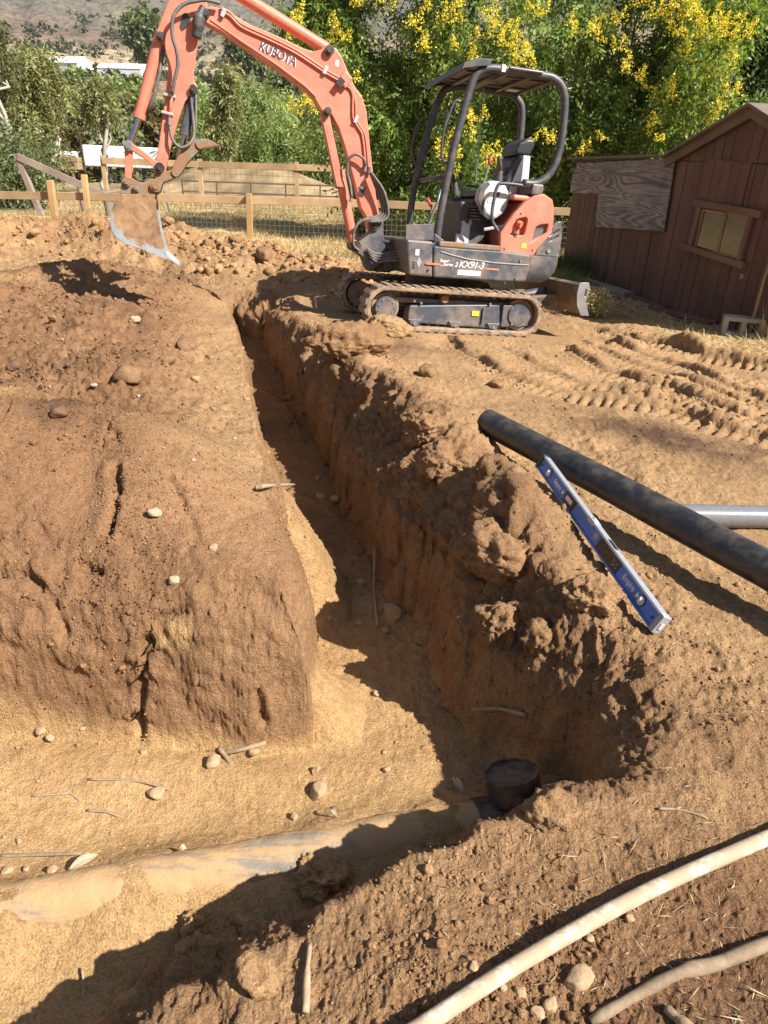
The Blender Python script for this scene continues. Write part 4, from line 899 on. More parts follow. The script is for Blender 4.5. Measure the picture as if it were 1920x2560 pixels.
# thumb
th_p = [(-2.845, 1.103), (-2.818, 1.168), (-2.758, 1.236), (-2.659, 1.264), (-2.623, 1.342), (-2.554, 1.456), (-2.454, 1.532), (-2.354, 1.552), (-2.288, 1.536), (-2.235, 1.507), (-2.305, 1.485), (-2.389, 1.468), (-2.448, 1.405), (-2.516, 1.336), (-2.577, 1.237), (-2.661, 1.185), (-2.736, 1.152), (-2.763, 1.094), (-2.806, 1.067)]
tb = empty('thumb'); tb.parent = ex
for y in (-.075, .075): MB().prism(th_p, y - .02, y + .02).build('thumb_plate', M['mud2'], tb, bevel=.008)
for (x, z) in ((-2.62, 1.25), (-2.40, 1.50), (-2.80, 1.12)): MB().cyl((x, -.11, z), (x, .11, z), .038, 16).build('thumb_pin', M['mud2'], tb, smooth='auto', bevel=.004)
tc = cylinder('thumb_cylinder', (-2.454, .0, 1.925), (-2.535, 0, 1.58), (-2.61, 0, 1.27), .046, .026, ex, 'navy')
# swing bracket and its pins
sb = MB().prism([(-.952, .724), (-.871, .782), (-.763, .868), (-.70, .98), (-.64, .985), (-.63, .875), (-.60, .746), (-.56, .70), (-.56, .62), (-.62, .60), (-.735, .499), (-.777, .541), (-.812, .628), (-.892, .676)], -.115, .115).build('swing_bracket', M['navy'], ex, bevel=.012)
for x, z, r in ((-.905, .735, .05), (-.731, .948, .055)): pin(x, z, r, -.14, .14, sb, 'blackm')
for z in (.54, .74): MB().cyl((-.60, 0, z - .035), (-.60, 0, z + .035), .10, 24).build('swing_knuckle', M['blackm'], sb, smooth='auto', bevel=.006)
MB().prism([(-.60, .80), (-.45, .83), (-.45, .53), (-.62, .50)], -.10, .10).build('house_nose', M['navy'], ex, bevel=.02)
MB().beam((-.62, -.02, .80), (-.50, -.04, .80), .20, .03).build('hose_guide', M['blackm'], ex, bevel=.01)
# hoses
def hose(pts, r=.013, nm='hydraulic_hose', parent=ex, m_='hose'):
    return MB().tube(smooth_path(pts, 5), r, 8).build(nm, M[m_], parent, smooth=True)
h1 = [(-2.218, 2.593), (-2.325, 2.600), (-2.417, 2.580), (-2.509, 2.545), (-2.578, 2.485), (-2.615, 2.401), (-2.614, 2.293), (-2.586, 2.202), (-2.578, 2.092), (-2.608, 1.977), (-2.631, 1.876)]
hose([(x, -.13 - .03 * math.sin(i * .31), z) for i, (x, z) in enumerate(h1)], .016)
hose([(x, y, z) for (x, z), y in zip([(-2.666, 1.674), (-2.66, 1.601), (-2.646, 1.521), (-2.60, 1.466), (-2.552, 1.456), (-2.486, 1.50), (-2.452, 1.578), (-2.458, 1.696), (-2.471, 1.84), (-2.47, 1.898)], (-.085, -.10, -.12, -.13, -.13, -.12, -.09, -.07, -.06, -.06))], .013)
hose([(-2.43, -.04, 1.90), (-2.435, -.06, 1.75), (-2.44, -.06, 1.62), (-2.48, -.05, 1.52)], .012)
hose([(x, -.12 - .02 * math.sin(i), z) for i, (x, z) in enumerate([(-.859, 1.469), (-.896, 1.529), (-.970, 1.554), (-1.029, 1.501), (-1.036, 1.404), (-.998, 1.294), (-.976, 1.181)])], .014)
h4 = [(-.814, 1.409), (-.749, 1.284), (-.694, 1.172), (-.670, 1.09), (-.715, 1.03), (-.80, 1.005), (-.895, .955), (-.942, .860), (-.935, .745), (-.875, .697)]
for k in range(4): hose([(x + k * .018 * (i in (1, 2, 3, 4)), -.13 - .018 * k, z - k * .012 * (i in (3, 4, 5))) for i, (x, z) in enumerate(h4[:(10 if k < 2 else 6)])], .012)
for k in range(4): hose([(-.80 + .01 * k, -.14, .72 - .02 * k), (-.70, -.16 - .02 * k, .68 - .025 * k), (-.60, -.20 - .03 * k, .69 - .02 * k), (-.50, -.24 - .03 * k, .73 - .03 * k)], .013)
for x, z in ((-.982, 1.165), (-2.631, 1.90), (-2.665, 1.655), (-.862, 1.445), (-.815, 1.43)): MB().cyl((x, -.10, z - .03), (x + .004, -.10, z + .03), .017, 8).build('hose_fitting', M['steel'], ex)
# ------------------------------------------------------------------ shed at the right
SA = Vector((2.85, 12.6, -.10)); SB = Vector((3.95, 7.9, -.10)); sdir = (SB - SA).normalized(); s_ang = math.atan2(sdir.y, sdir.x)
# local x along the wall (towards the camera), y = outwards from the wall to the left (the visible side is -y after the turn), z up
shed = empty('shed', tuple(SA), (0, 0, s_ang))
tag(shed, 'low brown wooden shed with grooved siding, gable roof and one window', 'shed')
OUT = -1  # outward side: rotate so that local -y faces the trench
EAVE = 1.74; RIDGE_Z = 2.20; SR = 4.02; SL = 2.68; SE = 5.36
def top_at(s):
    if s < SL: return 1.66 + .03 * s
    return EAVE + (RIDGE_Z - EAVE) * (1 - abs(s - SR) / (SR - SL))
def board(s0, s1, z0, z1f, y, parent, m_, nm='board', th=.016, lean=0.):
    b = MB(); za = z1f(s0) if callable(z1f) else z1f; zb = z1f(s1) if callable(z1f) else z1f
    b.prism([(s0 + .004, z0), (s1 - .004, z0), (s1 - .004 + lean, zb), (s0 + .004 + lean, za)], y - th / 2, y + th / 2)
    return b.build(nm, M[m_], parent, bevel=.003)
rs = random.Random(3)
wall = MB().prism([(-.05, 0), (SE - .05, 0), (SE - .05, EAVE - .03), (SR, RIDGE_Z - .03), (SL, EAVE - .03), (-.05, 1.64)], .012, .05).build('wall', M['decalblk'], shed)
s = -.04
edges = [s]
while s < SE - .1:
    s += .158 + rs.uniform(-.012, .012); edges.append(min(s, SE - .02))
WIN = (3.40, 4.42, .76, 1.27)
for a, b_ in zip(edges[:-1], edges[1:]):
    if b_ - a < .03: continue
    z0 = rs.uniform(-.12, -.04)
    y = rs.uniform(-.006, .003)
    if b_ > WIN[0] + .06 and a < WIN[1] - .06:
        board(a, b_, z0, WIN[2] + .05, y, wall, 'siding')
        board(a, b_, WIN[3] - .05, 1.72, y, wall, 'siding'); board(a, b_, 1.728, top_at, y - .004, wall, 'siding')
    elif a > SL - .1:
        board(a, b_, z0, 1.72, y, wall, 'siding'); board(a, b_, 1.728, top_at, y - .004, wall, 'siding')
    else: board(a, b_, z0, top_at, y, wall, 'siding')
# raised panel above the window with a gap beside it
for k in range(5): board(3.37 + k * .158, 3.37 + (k + 1) * .158, 1.29, 1.755 - .006 * k, -.022, shed, 'siding', 'patch_board', .014, .0)
# black strips standing for the shade inside the open seams
for x in (1.43, 2.38, 3.20): MB().box((x, -.0105, .42), (.018, .004, .8)).build('seam_shade_strip', M['decalblk'], shed)
# plywood sheets
MB().prism([(-.07, 1.64), (.80, 1.655), (.885, 1.23), (-.10, 1.20)], -.040, -.022).build('plywood_panel', M['plywood'], shed, bevel=.002)
MB().prism([(.82, 1.665), (2.715, 1.755), (2.80, .90), (.97, .785)], -.050, -.030).build('plywood_panel', M['plywood'], shed, bevel=.002)
# window
wn = empty('window'); wn.parent = shed
for nm, p0, p1, w_, h_, m_ in (('head_trim', (3.33, -.045, 1.285), (4.54, -.045, 1.248), .05, .075, 'trimh'), ('sill_trim', (3.26, -.045, .785), (4.48, -.045, .722), .055, .07, 'trimh'), ('side_trim', (3.43, -.04, .80), (3.45, -.04, 1.25), .04, .065, 'trim'), ('side_trim', (4.37, -.04, .75), (4.385, -.04, 1.22), .04, .068, 'trim')):
    d = Vector(p1) - Vector(p0); MB().beam(p0, p1, w_, h_ if abs(d.x) > abs(d.z) else h_, (0, 0, 1) if abs(d.x) > abs(d.z) else (1, 0, 0)).build(nm, M[m_], wn, bevel=.004)
for a, b_ in ((3.49, 3.905), (3.93, 4.33)):
    pn = MB().box(((a + b_) / 2, -.016, 1.0), (b_ - a, .006, .42)).build('pane', M['glass'], wn)
    for q0, q1 in (((a, -.02, .79), (b_, -.02, .785)), ((a, -.02, 1.215), (b_, -.02, 1.21)), ((a + .005, -.02, .79), (a + .005, -.02, 1.21)), ((b_ - .005, -.02, .79), (b_ - .005, -.02, 1.21))):
        MB().beam(q0, q1, .02, .018, (0, 0, 1) if abs(q0[2] - q1[2]) < .1 else (1, 0, 0)).build('sash', M['cedar'], pn)
# roof: fascia boards on the gable, sheets behind
for x0, x1 in ((SL - .12, SR), (SE + .12, SR)):
    MB().beam((x0, -.07, top_at(SL) - .045 + .0), (x1, -.07, RIDGE_Z + .012), .035, .11).build('fascia', M['fascia'], shed, bevel=.004)
    rf = MB().beam((x0 + (.0), 1.2, top_at(SL) + .02), (x1, 1.2, RIDGE_Z + .078), 2.7, .03).build('roof', M['fascia'], shed, bevel=.004)
MB().beam((-.30, -.03, 1.69), (2.66, -.03, 1.775), .12, .03).build('top_board', M['fascia'], shed, bevel=.004)
MB().beam((-.15, .45, 1.66), (2.66, .45, 1.74), .9, .02).build('lean_to_roof', M['fascia'], shed, bevel=.003)
for y in (2.4,): MB().prism([(2.7, 0), (SE - .05, 0), (SE - .05, EAVE - .03), (SR, RIDGE_Z - .03), (2.7, EAVE - .03)], y, y + .04).build('rear_wall', M['siding'], shed)
MB().box((SE - .05, 1.2, .85), (.04, 2.4, 1.7)).build('end_wall', M['siding'], shed)
MB().box((-.05, .5, .8), (.04, 1.0, 1.6)).build('end_wall', M['siding'], shed)
MB().box((-.08, -.08, 1.60), (.16, .10, .05)).build('flood_lamp', M['dgrey'], shed, bevel=.01)
lettering('31', .07, M['lgrey'], Matrix.Translation((4.40, -.012, .58)) @ Matrix.Rotation(math.pi / 2, 4, 'X'), shed, .001)
def to_shed(s, y, z=0.):
    p = shed.matrix_basis @ Vector((s, y, z)); return p
shed.matrix_basis = Matrix.Translation(SA) @ Matrix.Rotation(s_ang, 4, 'Z')
def lying(name, label, cat, s0, y0, s1, y1, w_, h_, m_, dz=.0, group=None):
    a = to_shed(s0, y0); b_ = to_shed(s1, y1); a.z = gz(a.x, a.y) + h_ / 2 + dz; b_.z = gz(b_.x, b_.y) + h_ / 2 + dz
    return tag(MB().beam(a, b_, w_, h_).build(name, M[m_], None, bevel=.005), label, cat, group)
lying('plank', 'dark plank lying along the foot of the shed below the large plywood sheet', 'plank', 1.1, -.22, 2.45, -.16, .16, .07, 'greywood')
lying('plank', 'thin dark plank lying at the shed foot left of the window', 'plank', 2.3, -.18, 3.3, -.10, .10, .05, 'siding')
lying('plank', 'broken brown board lying in the shade below the shed window', 'plank', 3.2, -.25, 4.3, -.12, .14, .04, 'siding')
lying('board_scrap', 'short flat board scrap lying in front of the shed under the window', 'board', 3.95, -.42, 4.15, -.22, .10, .03, 'trim')
lying('board_scrap', 'small dark board scrap lying on the shaded dirt behind the dry bush', 'board', 2.2, -.50, 2.6, -.40, .08, .03, 'siding')
# fence post / concrete blocks at the near corner
bo_ = empty('concrete_block', (3.80, 7.86, gz(3.8, 7.86)), (0, 0, -.3)); tag(bo_, 'tan hollow concrete block by the near corner of the shed', 'block')
plate('block_body', [(-.20, 0), (.20, 0), (.20, .19), (-.20, .19)], [[(-.16, .03), (-.02, .03), (-.02, .16), (-.16, .16)], [(.02, .03), (.16, .03), (.16, .16), (.02, .16)]], 0, .19, M['block'], bo_, .006)
p = (4.10, 7.75); o = MB().box((0, 0, .12), (.16, .10, .24), Matrix.Rotation(.12, 3, 'Y')).build('concrete_brick', M['block'], None, bevel=.008); o.location = (p[0], p[1], gz(*p) - .01); tag(o, 'pale concrete brick standing on end beside the tan block', 'brick')
# silver bowl
b = MB(); prof = [(.0, .012), (.06, .010), (.085, .03), (.105, .07), (.12, .075), (.112, .07), (.095, .03), (.07, .0), (0, .0)]
n_ = 24; vv = [(r * math.cos(2 * math.pi * k / n_), r * math.sin(2 * math.pi * k / n_), z) for r, z in prof for k in range(n_)]
b.add(vv, [(i * n_ + k, i * n_ + (k + 1) % n_, (i + 1) * n_ + (k + 1) % n_, (i + 1) * n_ + k) for i in range(len(prof) - 1) for k in range(n_)])
o = b.build('metal_bowl', M['chrome'], None, smooth=True); o.location = (4.12, 7.42, gz(4.12, 7.42)); tag(o, 'shiny metal bowl lying among straw at the right edge', 'bowl')
a = to_shed(4.86, -.07, .0); o = MB().tube([(a.x, a.y, gz(a.x, a.y) - .02), (a.x + .01, a.y + .01, .55), (a.x + .03, a.y, .95)], .016, 8).build('tool_handle', M['stick'], None, smooth=True); tag(o, 'pale wooden tool handle leaning on the shed right of the window', 'handle')

# ------------------------------------------------------------------ fences
def post(parent, x, y, top, w_=.10, m_='cedarv', lean=(0, 0), z0=None, nm='post'):
    z0 = gz(x, y) - .25 if z0 is None else z0
    return MB().beam((x - lean[0], y - lean[1], z0), (x, y, top), w_, w_, (0, 1, 0)).build(nm, M[m_], parent, bevel=.006)
def wire_panel(parent, x0, x1, y, z0, z1, dx=.10, dz=.10, r=.0022):
    b = MB(); n = int(abs(x1 - x0) / dx)
    def wire(p, q, up_):
        b.beam(p, q, r * 2, r * 2, up_)
    for k in range(n + 1):
        x = x0 + (x1 - x0) * k / n; wire((x, y, z0), (x, y, z1), (1, 0, 0))
    m_ = int((z1 - z0) / dz)
    for k in range(m_ + 1):
        z = z0 + (z1 - z0) * k / m_; wire((x0, y, z), (x1, y, z), (0, 0, 1))
    o = b.build('wire_mesh', M['wire'], parent); tag(o, kind='stuff'); return o
nf = empty('rail_fence', (0, 0, 0)); tag(nf, 'single rail wooden fence with wire mesh behind the spoil ridge', 'fence')
for x, top, w_ in ((-8.15, .50, .11), (-6.95, .80, .115), (-6.25, .93, .10), (-2.98, .72, .11), (-.55, .72, .11), (1.9, .74, .11), (4.4, .74, .11)):
    post(nf, x, 15.5, top, w_, lean=(.05 if x < -6 else .02, 0))
pts = [(-9.6, .44), (-4.9, .56), (-.6, .62), (2.2, .63), (5.5, .64)]
for i, (a, b_) in enumerate(zip(pts[:-1], pts[1:])):
    MB().beam((a[0], 15.60, a[1]), (b_[0] - .01, 15.60, b_[1]), .045, .145).build('rail', M['cedar'], nf, bevel=.006)
wire_panel(nf, -9.4, 5.4, 15.64, -.5, .55)
ff = empty('rail_fence', (0, 0, 0)); tag(ff, 'farther wooden fence with a top rail across the dry field below the trees', 'fence')
ffp = [(-11.3, 1.0), (-7.6, 1.02), (-3.9, 1.06), (-.4, 1.1), (3.1, 1.15), (6.6, 1.2), (10.1, 1.25)]
for x, z in ffp: post(ff, x, 30, z, .15, 'cedar', z0=-.75)
for (x0, z0), (x1, z1) in zip(ffp[:-1], ffp[1:]): MB().beam((x0, 29.9, z0 - .18), (x1 - .01, 29.9, z1 - .18), .05, .22).build('rail', M['cedar'], ff, bevel=.006)
wire_panel(ff, -11.3, 10.1, 30.05, -.7, .75, .2, .2, .004)
pc = empty('pipe_fence', (0, 0, 0)); tag(pc, 'thin brown pipe corral fence beyond the farther wooden fence', 'fence')
for k in range(13):
    x = -10 + k * 1.6; MB().cyl((x, 36, -1.2), (x, 36, .02 + .012 * k), .04, 8).build('post', M['trim'], pc)
for dz in (0, -.45): MB().beam((-10, 36, -.03 + dz), (9.2, 36, .12 + dz), .06, .07).build('rail', M['trim'], pc)
# leaning old gate frame on the left
lg = empty('leaning_brace', (0, 0, 0)); tag(lg, 'weathered grey post with a diagonal brace board left of the bucket', 'post')
MB().beam((-10.0, 21.5, -.6), (-10.45, 21.5, 1.12), .15, .15, (0, 1, 0)).build('post', M['greywood'], lg, bevel=.008)
MB().beam((-10.40, 21.42, 1.05), (-7.65, 21.42, -.02), .05, .18).build('brace', M['greywood'], lg, bevel=.006)
for x, top, lab in ((-9.05, .48, 'dark round post under the diagonal brace, nearer the leaning post'), (-8.35, .25, 'dark round post under the diagonal brace, nearer its low end')):
    o = MB().cyl((x, 22.2, -.7), (x - .06, 22.2, top), .10, 12).build('round_post', M['greywood'], None, smooth='auto'); tag(o, lab, 'post')
o = MB().cyl((-7.1, 24, -.6), (-7.25, 24, .22), .03, 8).build('metal_stake', M['steel'], None); tag(o, 'thin pale metal stake in the field left of the bucket', 'stake')
# ------------------------------------------------------------------ vegetation
def unit(a): return a / (np.linalg.norm(a, axis=-1, keepdims=True) + 1e-9)
def leaf_mesh(name, C_, D_, L_, W_, col, rng, fold=.25):
    """diamond leaf per row: centre base C_, axis D_, length, width"""
    n = len(C_); s = unit(np.cross(D_, unit(rng.normal(size=(n, 3))))); nn = np.cross(s, D_)
    L_ = np.broadcast_to(L_, (n,))[:, None]; W_ = np.broadcast_to(W_, (n,))[:, None]
    mid = C_ + D_ * L_ * .45
    V = np.stack([C_, mid + s * W_ / 2 + nn * W_ * fold, C_ + D_ * L_, mid - s * W_ / 2 + nn * W_ * fold], 1).reshape(-1, 3)
    return V, np.arange(n * 4).reshape(n, 4), np.repeat(col, 4, 0)
def pick_lobes(lobes, n, rng, depth=.5):
    lb = np.array(lobes, float); w_ = lb[:, 3] ** 2; k = rng.choice(len(lb), n, p=w_ / w_.sum())
    d = unit(rng.normal(size=(n, 3))); r = lb[k, 3] * (1 - depth * rng.random(n) ** 1.7)
    sq = lb[k, 4] if lb.shape[1] > 4 else np.ones(n)
    c = lb[k, :3] + d * r[:, None] * np.stack([np.ones(n), np.ones(n), sq], -1)
    return c, d
def pinnate_crown(name, lobes, clumps, rach, lfl, rlen, L_, W_, cols, rng, parent, droop=.5, mat='leaf', depth=.5, zmin=-9):
    c, d = pick_lobes(lobes, clumps, rng, depth); keep = c[:, 2] > zmin; c = c[keep]; d = d[keep]; clumps = len(c)
    cc = np.array(cols)[rng.integers(0, len(cols), clumps)] * rng.uniform(.6, 1.35, (clumps, 1))
    c = np.repeat(c, rach, 0) + rng.normal(size=(clumps * rach, 3)) * rlen * .35; d = np.repeat(d, rach, 0); cc = np.repeat(cc, rach, 0)
    a = unit(d * .7 + rng.normal(size=c.shape) * .6 + np.array((0, 0, -droop))); n = len(c)
    t = (np.arange(lfl) + 1.) / lfl
    P = c[:, None] + a[:, None] * (t[None, :, None] * rlen) + np.array((0, 0, -1.)) * (droop * .35 * rlen * t ** 2)[None, :, None]
    side = unit(np.cross(a, rng.normal(size=(n, 3))))[:, None] * np.where(np.arange(lfl) % 2, 1, -1)[None, :, None]
    dd = unit(side * .8 + a[:, None] * .6 + rng.normal(size=P.shape) * .22 + np.array((0, 0, -.25)))
    m_ = n * lfl
    V, F, CO = leaf_mesh(name, P.reshape(-1, 3), dd.reshape(-1, 3), L_ * rng.uniform(.7, 1.25, m_), W_ * rng.uniform(.7, 1.25, m_), np.repeat(cc, lfl, 0) * rng.uniform(.85, 1.15, (m_, 1)), rng)
    return link(name, mesh_np(name, V, F, CO), M[mat], parent)
def limb_path(p0, p1, rng, n=7, wob=.12):
    p0 = np.array(p0, float); p1 = np.array(p1, float); L = np.linalg.norm(p1 - p0)
    return [tuple(p0 + (p1 - p0) * t + rng.normal(size=3) * wob * L * .35 * math.sin(math.pi * t)) for t in np.linspace(0, 1, n)]
def trunk(parent, base, top, r0, lobes, rng, mat='bark', nb=6, wob=.15):
    b = MB(); pth = limb_path(base, top, rng, 8, wob); b.tube(pth, list(np.linspace(r0, r0 * .45, 8)), 10)
    for k in range(nb):
        lb = lobes[k % len(lobes)]; q = pth[3 + k % 4]; e = np.array(lb[:3]) + rng.normal(size=3) * lb[3] * .35
        pp = limb_path(q, e, rng, 7, .3); b.tube(pp, list(np.linspace(r0 * .45, r0 * .07, 7)), 7)
        for s in range(3):
            e2 = np.array(pp[4]) + unit(rng.normal(size=3)) * lb[3] * .8; b.tube(limb_path(pp[3 + s], e2, rng, 5, .4), list(np.linspace(r0 * .16, r0 * .03, 5)), 5)
    return b.build('trunk', M[mat], parent, smooth=True)
def blossoms(spots, y, rng, parent, per=3, petals=60, h=.28, w_=.15):
    C_ = []; 
    for (x, z) in spots:
        for k in range(per): C_.append((x + rng.normal() * .16, y + rng.normal() * .25, z + rng.normal() * .12))
    C_ = np.array(C_); n = len(C_); t = rng.random((n, petals)) ** 1.3; ang = rng.random((n, petals)) * 2 * math.pi
    lean = rng.normal(size=(n, 1, 3)) * .35 + np.array((0, -.1, 1.)); lean = unit(lean)
    rr = w_ * (1 - .8 * t) * np.sqrt(rng.random((n, petals)))
    P = C_[:, None] + lean * (t * h)[..., None] + np.stack([np.cos(ang) * rr, np.sin(ang) * rr, np.zeros_like(rr)], -1)
    D_ = unit(rng.normal(size=P.shape) + np.array((0, 0, .4))); m_ = n * petals
    col = np.array([(.80, .68, .06), (.72, .60, .05), (.84, .74, .13)])[rng.integers(0, 3, m_)] * rng.uniform(.7, 1.15, (m_, 1))
    V, F, CO = leaf_mesh('blossom', P.reshape(-1, 3), D_.reshape(-1, 3), .045 * rng.uniform(.6, 1.4, m_), .032, col, rng)
    return link('blossom', mesh_np('blossom', V, F, CO), M['petal'], parent)
GREEN = [(0.180, 0.270, 0.060), (0.138, 0.222, 0.050), (0.222, 0.312, 0.078), (0.108, 0.180, 0.043), (0.240, 0.306, 0.090)]
rng = np.random.default_rng(21)
FA = [(-0.91, 4.13), (-1.56, 3.79), (-1.46, 3.58), (-2.09, 3.8), (0.04, 3.88), (0.28, 3.57), (0.72, 3.95), (0.96, 4.12), (1.48, 3.82), (1.79, 3.86), (1.93, 3.79), (2.26, 3.59), (2.42, 3.38), (2.5, 3.25), (1.27, 3.39), (2.2, 3.64), (2.6, 3.89), (-0.23, 4.23), (0.95, 4.27), (0.73, 1.61), (1.42, 1.79), (1.26, 1.3), (2.09, 1.43), (1.86, 1.42), (-1.91, 2.47), (-2.11, 2.3), (-0.74, 2.52), (1.58, 2.21), (.5, 4.9), (1.6, 5.1), (-1., 5.0), (2.4, 4.6)]
FB = [(3.65, 4.01), (4.11, 3.84), (4.34, 3.95), (4.9, 4.28), (5.19, 4.34), (5.63, 4.33), (5.91, 4.19), (5.53, 4.23), (6.02, 3.99), (6.34, 3.95), (6.59, 3.96), (6.73, 3.91), (5.36, 3.86), (5.77, 3.72), (6.27, 3.74), (6.3, 3.36), (6.15, 3.19), (6.54, 3.4), (4.54, 3.27), (5.15, 3.1), (5.38, 2.89), (5.64, 2.73), (6.34, 2.53), (6.61, 2.37), (5.42, 2.09), (6.75, 2.83), (4.19, 1.78), (6.79, 2.94), (5.74, 4.39), (6.2, 4.0), (5.86, 3.61), (3.03, 1.94), (5.2, 4.9), (6.2, 4.8), (5.7, 5.2)]
def flowering(x, y, lobes, flowers, label, n, rng):
    t = empty('flowering_tree', (0, 0, 0)); tag(t, label, 'tree', 'flowering trees behind the excavator')
    trunk(t, (x, y, -.6), (x + .2, y + .1, 3.4), .17, lobes, rng)
    trunk(t, (x + .7, y + .3, -.6), (x + 1.1, y + .3, 2.8), .11, lobes[::-1], rng)
    sub = []
    for l in lobes:
        for k in range(9):
            dv = unit(rng.normal(size=3)); q = rng.uniform(.62, .98); sub.append((l[0] + dv[0] * l[3] * q, l[1] + dv[1] * l[3] * q, l[2] + dv[2] * l[3] * q, l[3] * rng.uniform(.26, .42)))
    pinnate_crown('crown', sub, n, 8, 7, .36, .135, .055, GREEN, rng, t, .75, depth=.6)
    blossoms(flowers, 17.35, rng, t)
    return t
LA = [(-1.0, 19.5, 2.3, 1.15), (-.7, 19.4, 3.9, 1.75), (.9, 19.2, 3.0, 1.85), (1.9, 19.3, 4.3, 1.6), (.2, 19.4, 1.3, 1.45), (1.7, 19.4, 1.2, 1.6), (-1.2, 19.6, 4.6, 1.1), (.6, 19.8, 5.6, 1.9), (-.2, 20.2, .6, 1.0), (2.6, 19.9, 2.6, 1.0)]
LB = [(4.6, 19.3, 3.0, 1.55), (5.9, 19.1, 3.7, 1.75), (6.6, 19.3, 2.3, 1.6), (5.1, 19.4, 1.4, 1.5), (6.2, 19.6, 5.2, 1.7), (4.3, 19.8, 4.7, 1.0), (3.6, 20.2, 1.3, 1.3), (7.0, 19.6, 4.2, 1.1), (6.2, 20, .8, 1.4)]
flowering(.4, 19.9, LA, FA, 'yellow flowering tree behind the excavator boom and canopy', 1150, rng)
flowering(5.0, 20.0, LB, FB, 'yellow flowering tree above the shed, right of the canopy', 1050, rng)
def broadleaf(name, label, x, y, lobes, n, L_, W_, cols, rng, group, per=14, spread=.5, droop=.3, tr=.16, bark='bark', th=None, depth=.6, nb=5):
    t = empty(name, (0, 0, 0)); tag(t, label, 'tree', group)
    z0 = float(hill_z(np.array([x]), np.array([y]))[0]) - .3 if math.hypot(x, y) > 24 else -.6
    zt = max(l[2] for l in lobes) if th is None else th
    trunk(t, (x, y, z0), (x + .2, y, zt), tr, lobes, rng, bark, nb)
    pinnate_crown('crown', lobes, n, 2, per // 2, spread, L_, W_, cols, rng, t, droop, depth=depth)
    return t
DG = [(.065, .10, .032), (.05, .085, .03), (.085, .115, .04)]
broadleaf('evergreen_tree', 'dark evergreen tree behind the shed roof at the right edge', 9.5, 22, [(9.2, 22, 3.0, 1.9), (10.4, 22, 4.6, 2.2), (8.6, 22.3, 5.4, 1.8), (11, 22, 2, 2), (8.0, 22.6, 1.6, 1.5), (8.4, 22.5, 4.0, 1.5)], 2300, .17, .075, DG, rng, 'trees', 16, .4, .4)
broadleaf('evergreen_tree', 'dark tree filling the gap between the two flowering trees', 3.6, 24, [(3.0, 24, 1.4, 1.9), (4.6, 24, 2.6, 1.8), (2.0, 24.2, .8, 1.4), (6.6, 24, 1.4, 1.8), (3.4, 24.2, 3.0, 1.2)], 1500, .18, .08, DG, rng, 'trees', 14, .4, .4)
PEP = [(.27, .34, .12), (.23, .30, .10), (.31, .37, .14), (.20, .265, .09)]
OAK = [(0.176, 0.215, 0.098), (0.143, 0.182, 0.085), (0.208, 0.234, 0.111)]
MIDG = [(0.250, 0.331, 0.112), (0.206, 0.281, 0.100), (0.294, 0.356, 0.131)]
EUC = [(0.247, 0.260, 0.111), (0.208, 0.227, 0.098), (0.299, 0.305, 0.130)]
OLV = [(0.221, 0.240, 0.130), (0.182, 0.208, 0.111)]
RST = [(.16, .12, .045), (.13, .12, .045)]
def egg(x, y, zb, zt, w_, rng, k=6):
    h = zt - zb; return [(x + rng.uniform(-.55, .55) * w_, y + rng.uniform(-.3, .3) * w_, zb + h * (.25 + .6 * i / k) + rng.uniform(-.08, .08) * h, w_ * rng.uniform(.42, .62)) for i in range(k)]
def mid(name, label, x, y, zb, zt, w_, cols, n, L_, group='trees in the valley', droop=.4, tr=.14, bark='bark', sp=.6, k=6, per=16, wf=.34):
    lobes = egg(x, y, zb, zt, w_, rng, k)
    return broadleaf(name, label, x, y, lobes, n, L_, L_ * wf, cols, rng, group, per, sp, droop, tr, bark)
P_ = 'pepper_tree'
mid(P_, 'weeping light green pepper tree left of the boom, the tallest of its row', -8.9, 50, -1.0, 5.0, 3.0, PEP, 1500, .34, 'pepper trees below the boom', 1.2, .2, wf=.22)
mid(P_, 'weeping pepper tree nearest the arm in the row below the boom', -11.0, 48, -1.2, 3.9, 2.1, PEP, 1100, .34, 'pepper trees below the boom', 1.2, .2, wf=.22)
mid(P_, 'weeping pepper tree nearest the boom cylinder in the row below the boom', -6.0, 44, -1.2, 3.2, 2.2, PEP, 1200, .32, 'pepper trees below the boom', 1.2, .2, wf=.22)
mid(P_, 'low pepper tree seen through the boom, beside the flowering tree', -4.2, 44, -1.0, 2.2, 1.6, PEP, 700, .32, 'pepper trees below the boom', 1.2, .15, wf=.22)
E_ = 'eucalyptus_tree'
mid(E_, 'slim pale eucalyptus tree directly behind the excavator arm', -9.1, 42, .2, 6.4, .55, EUC, 420, .26, 'eucalyptus trees', .9, .12, 'palebark', .5, 9)
mid(E_, 'large olive green eucalyptus at the upper left', -15.2, 34, 1.2, 5.2, 1.35, EUC, 520, .22, 'eucalyptus trees', .9, .17, 'palebark', .5, 8)
mid(E_, 'eucalyptus with bare pale trunk right of the largest one at the upper left', -13.9, 37, 2.2, 4.2, .75, EUC, 260, .22, 'eucalyptus trees', .9, .13, 'palebark', .5, 6)
mid(E_, 'dark shade-coloured eucalyptus cut by the left picture edge', -15.0, 30, 1.6, 6.4, .9, [(.11, .125, .055), (.14, .15, .065)], 350, .22, 'eucalyptus trees', .9, .2, 'palebark', .5, 7)  # leaf colours darkened against the other eucalyptus, putting shade into the crown
mid('shrub', 'dark green shrub at the left edge behind the leaning post', -13.2, 27, -.8, 1.5, 1.4, OAK, 700, .18, 'shrubs', .3, .06)
V_ = 'valley_tree'
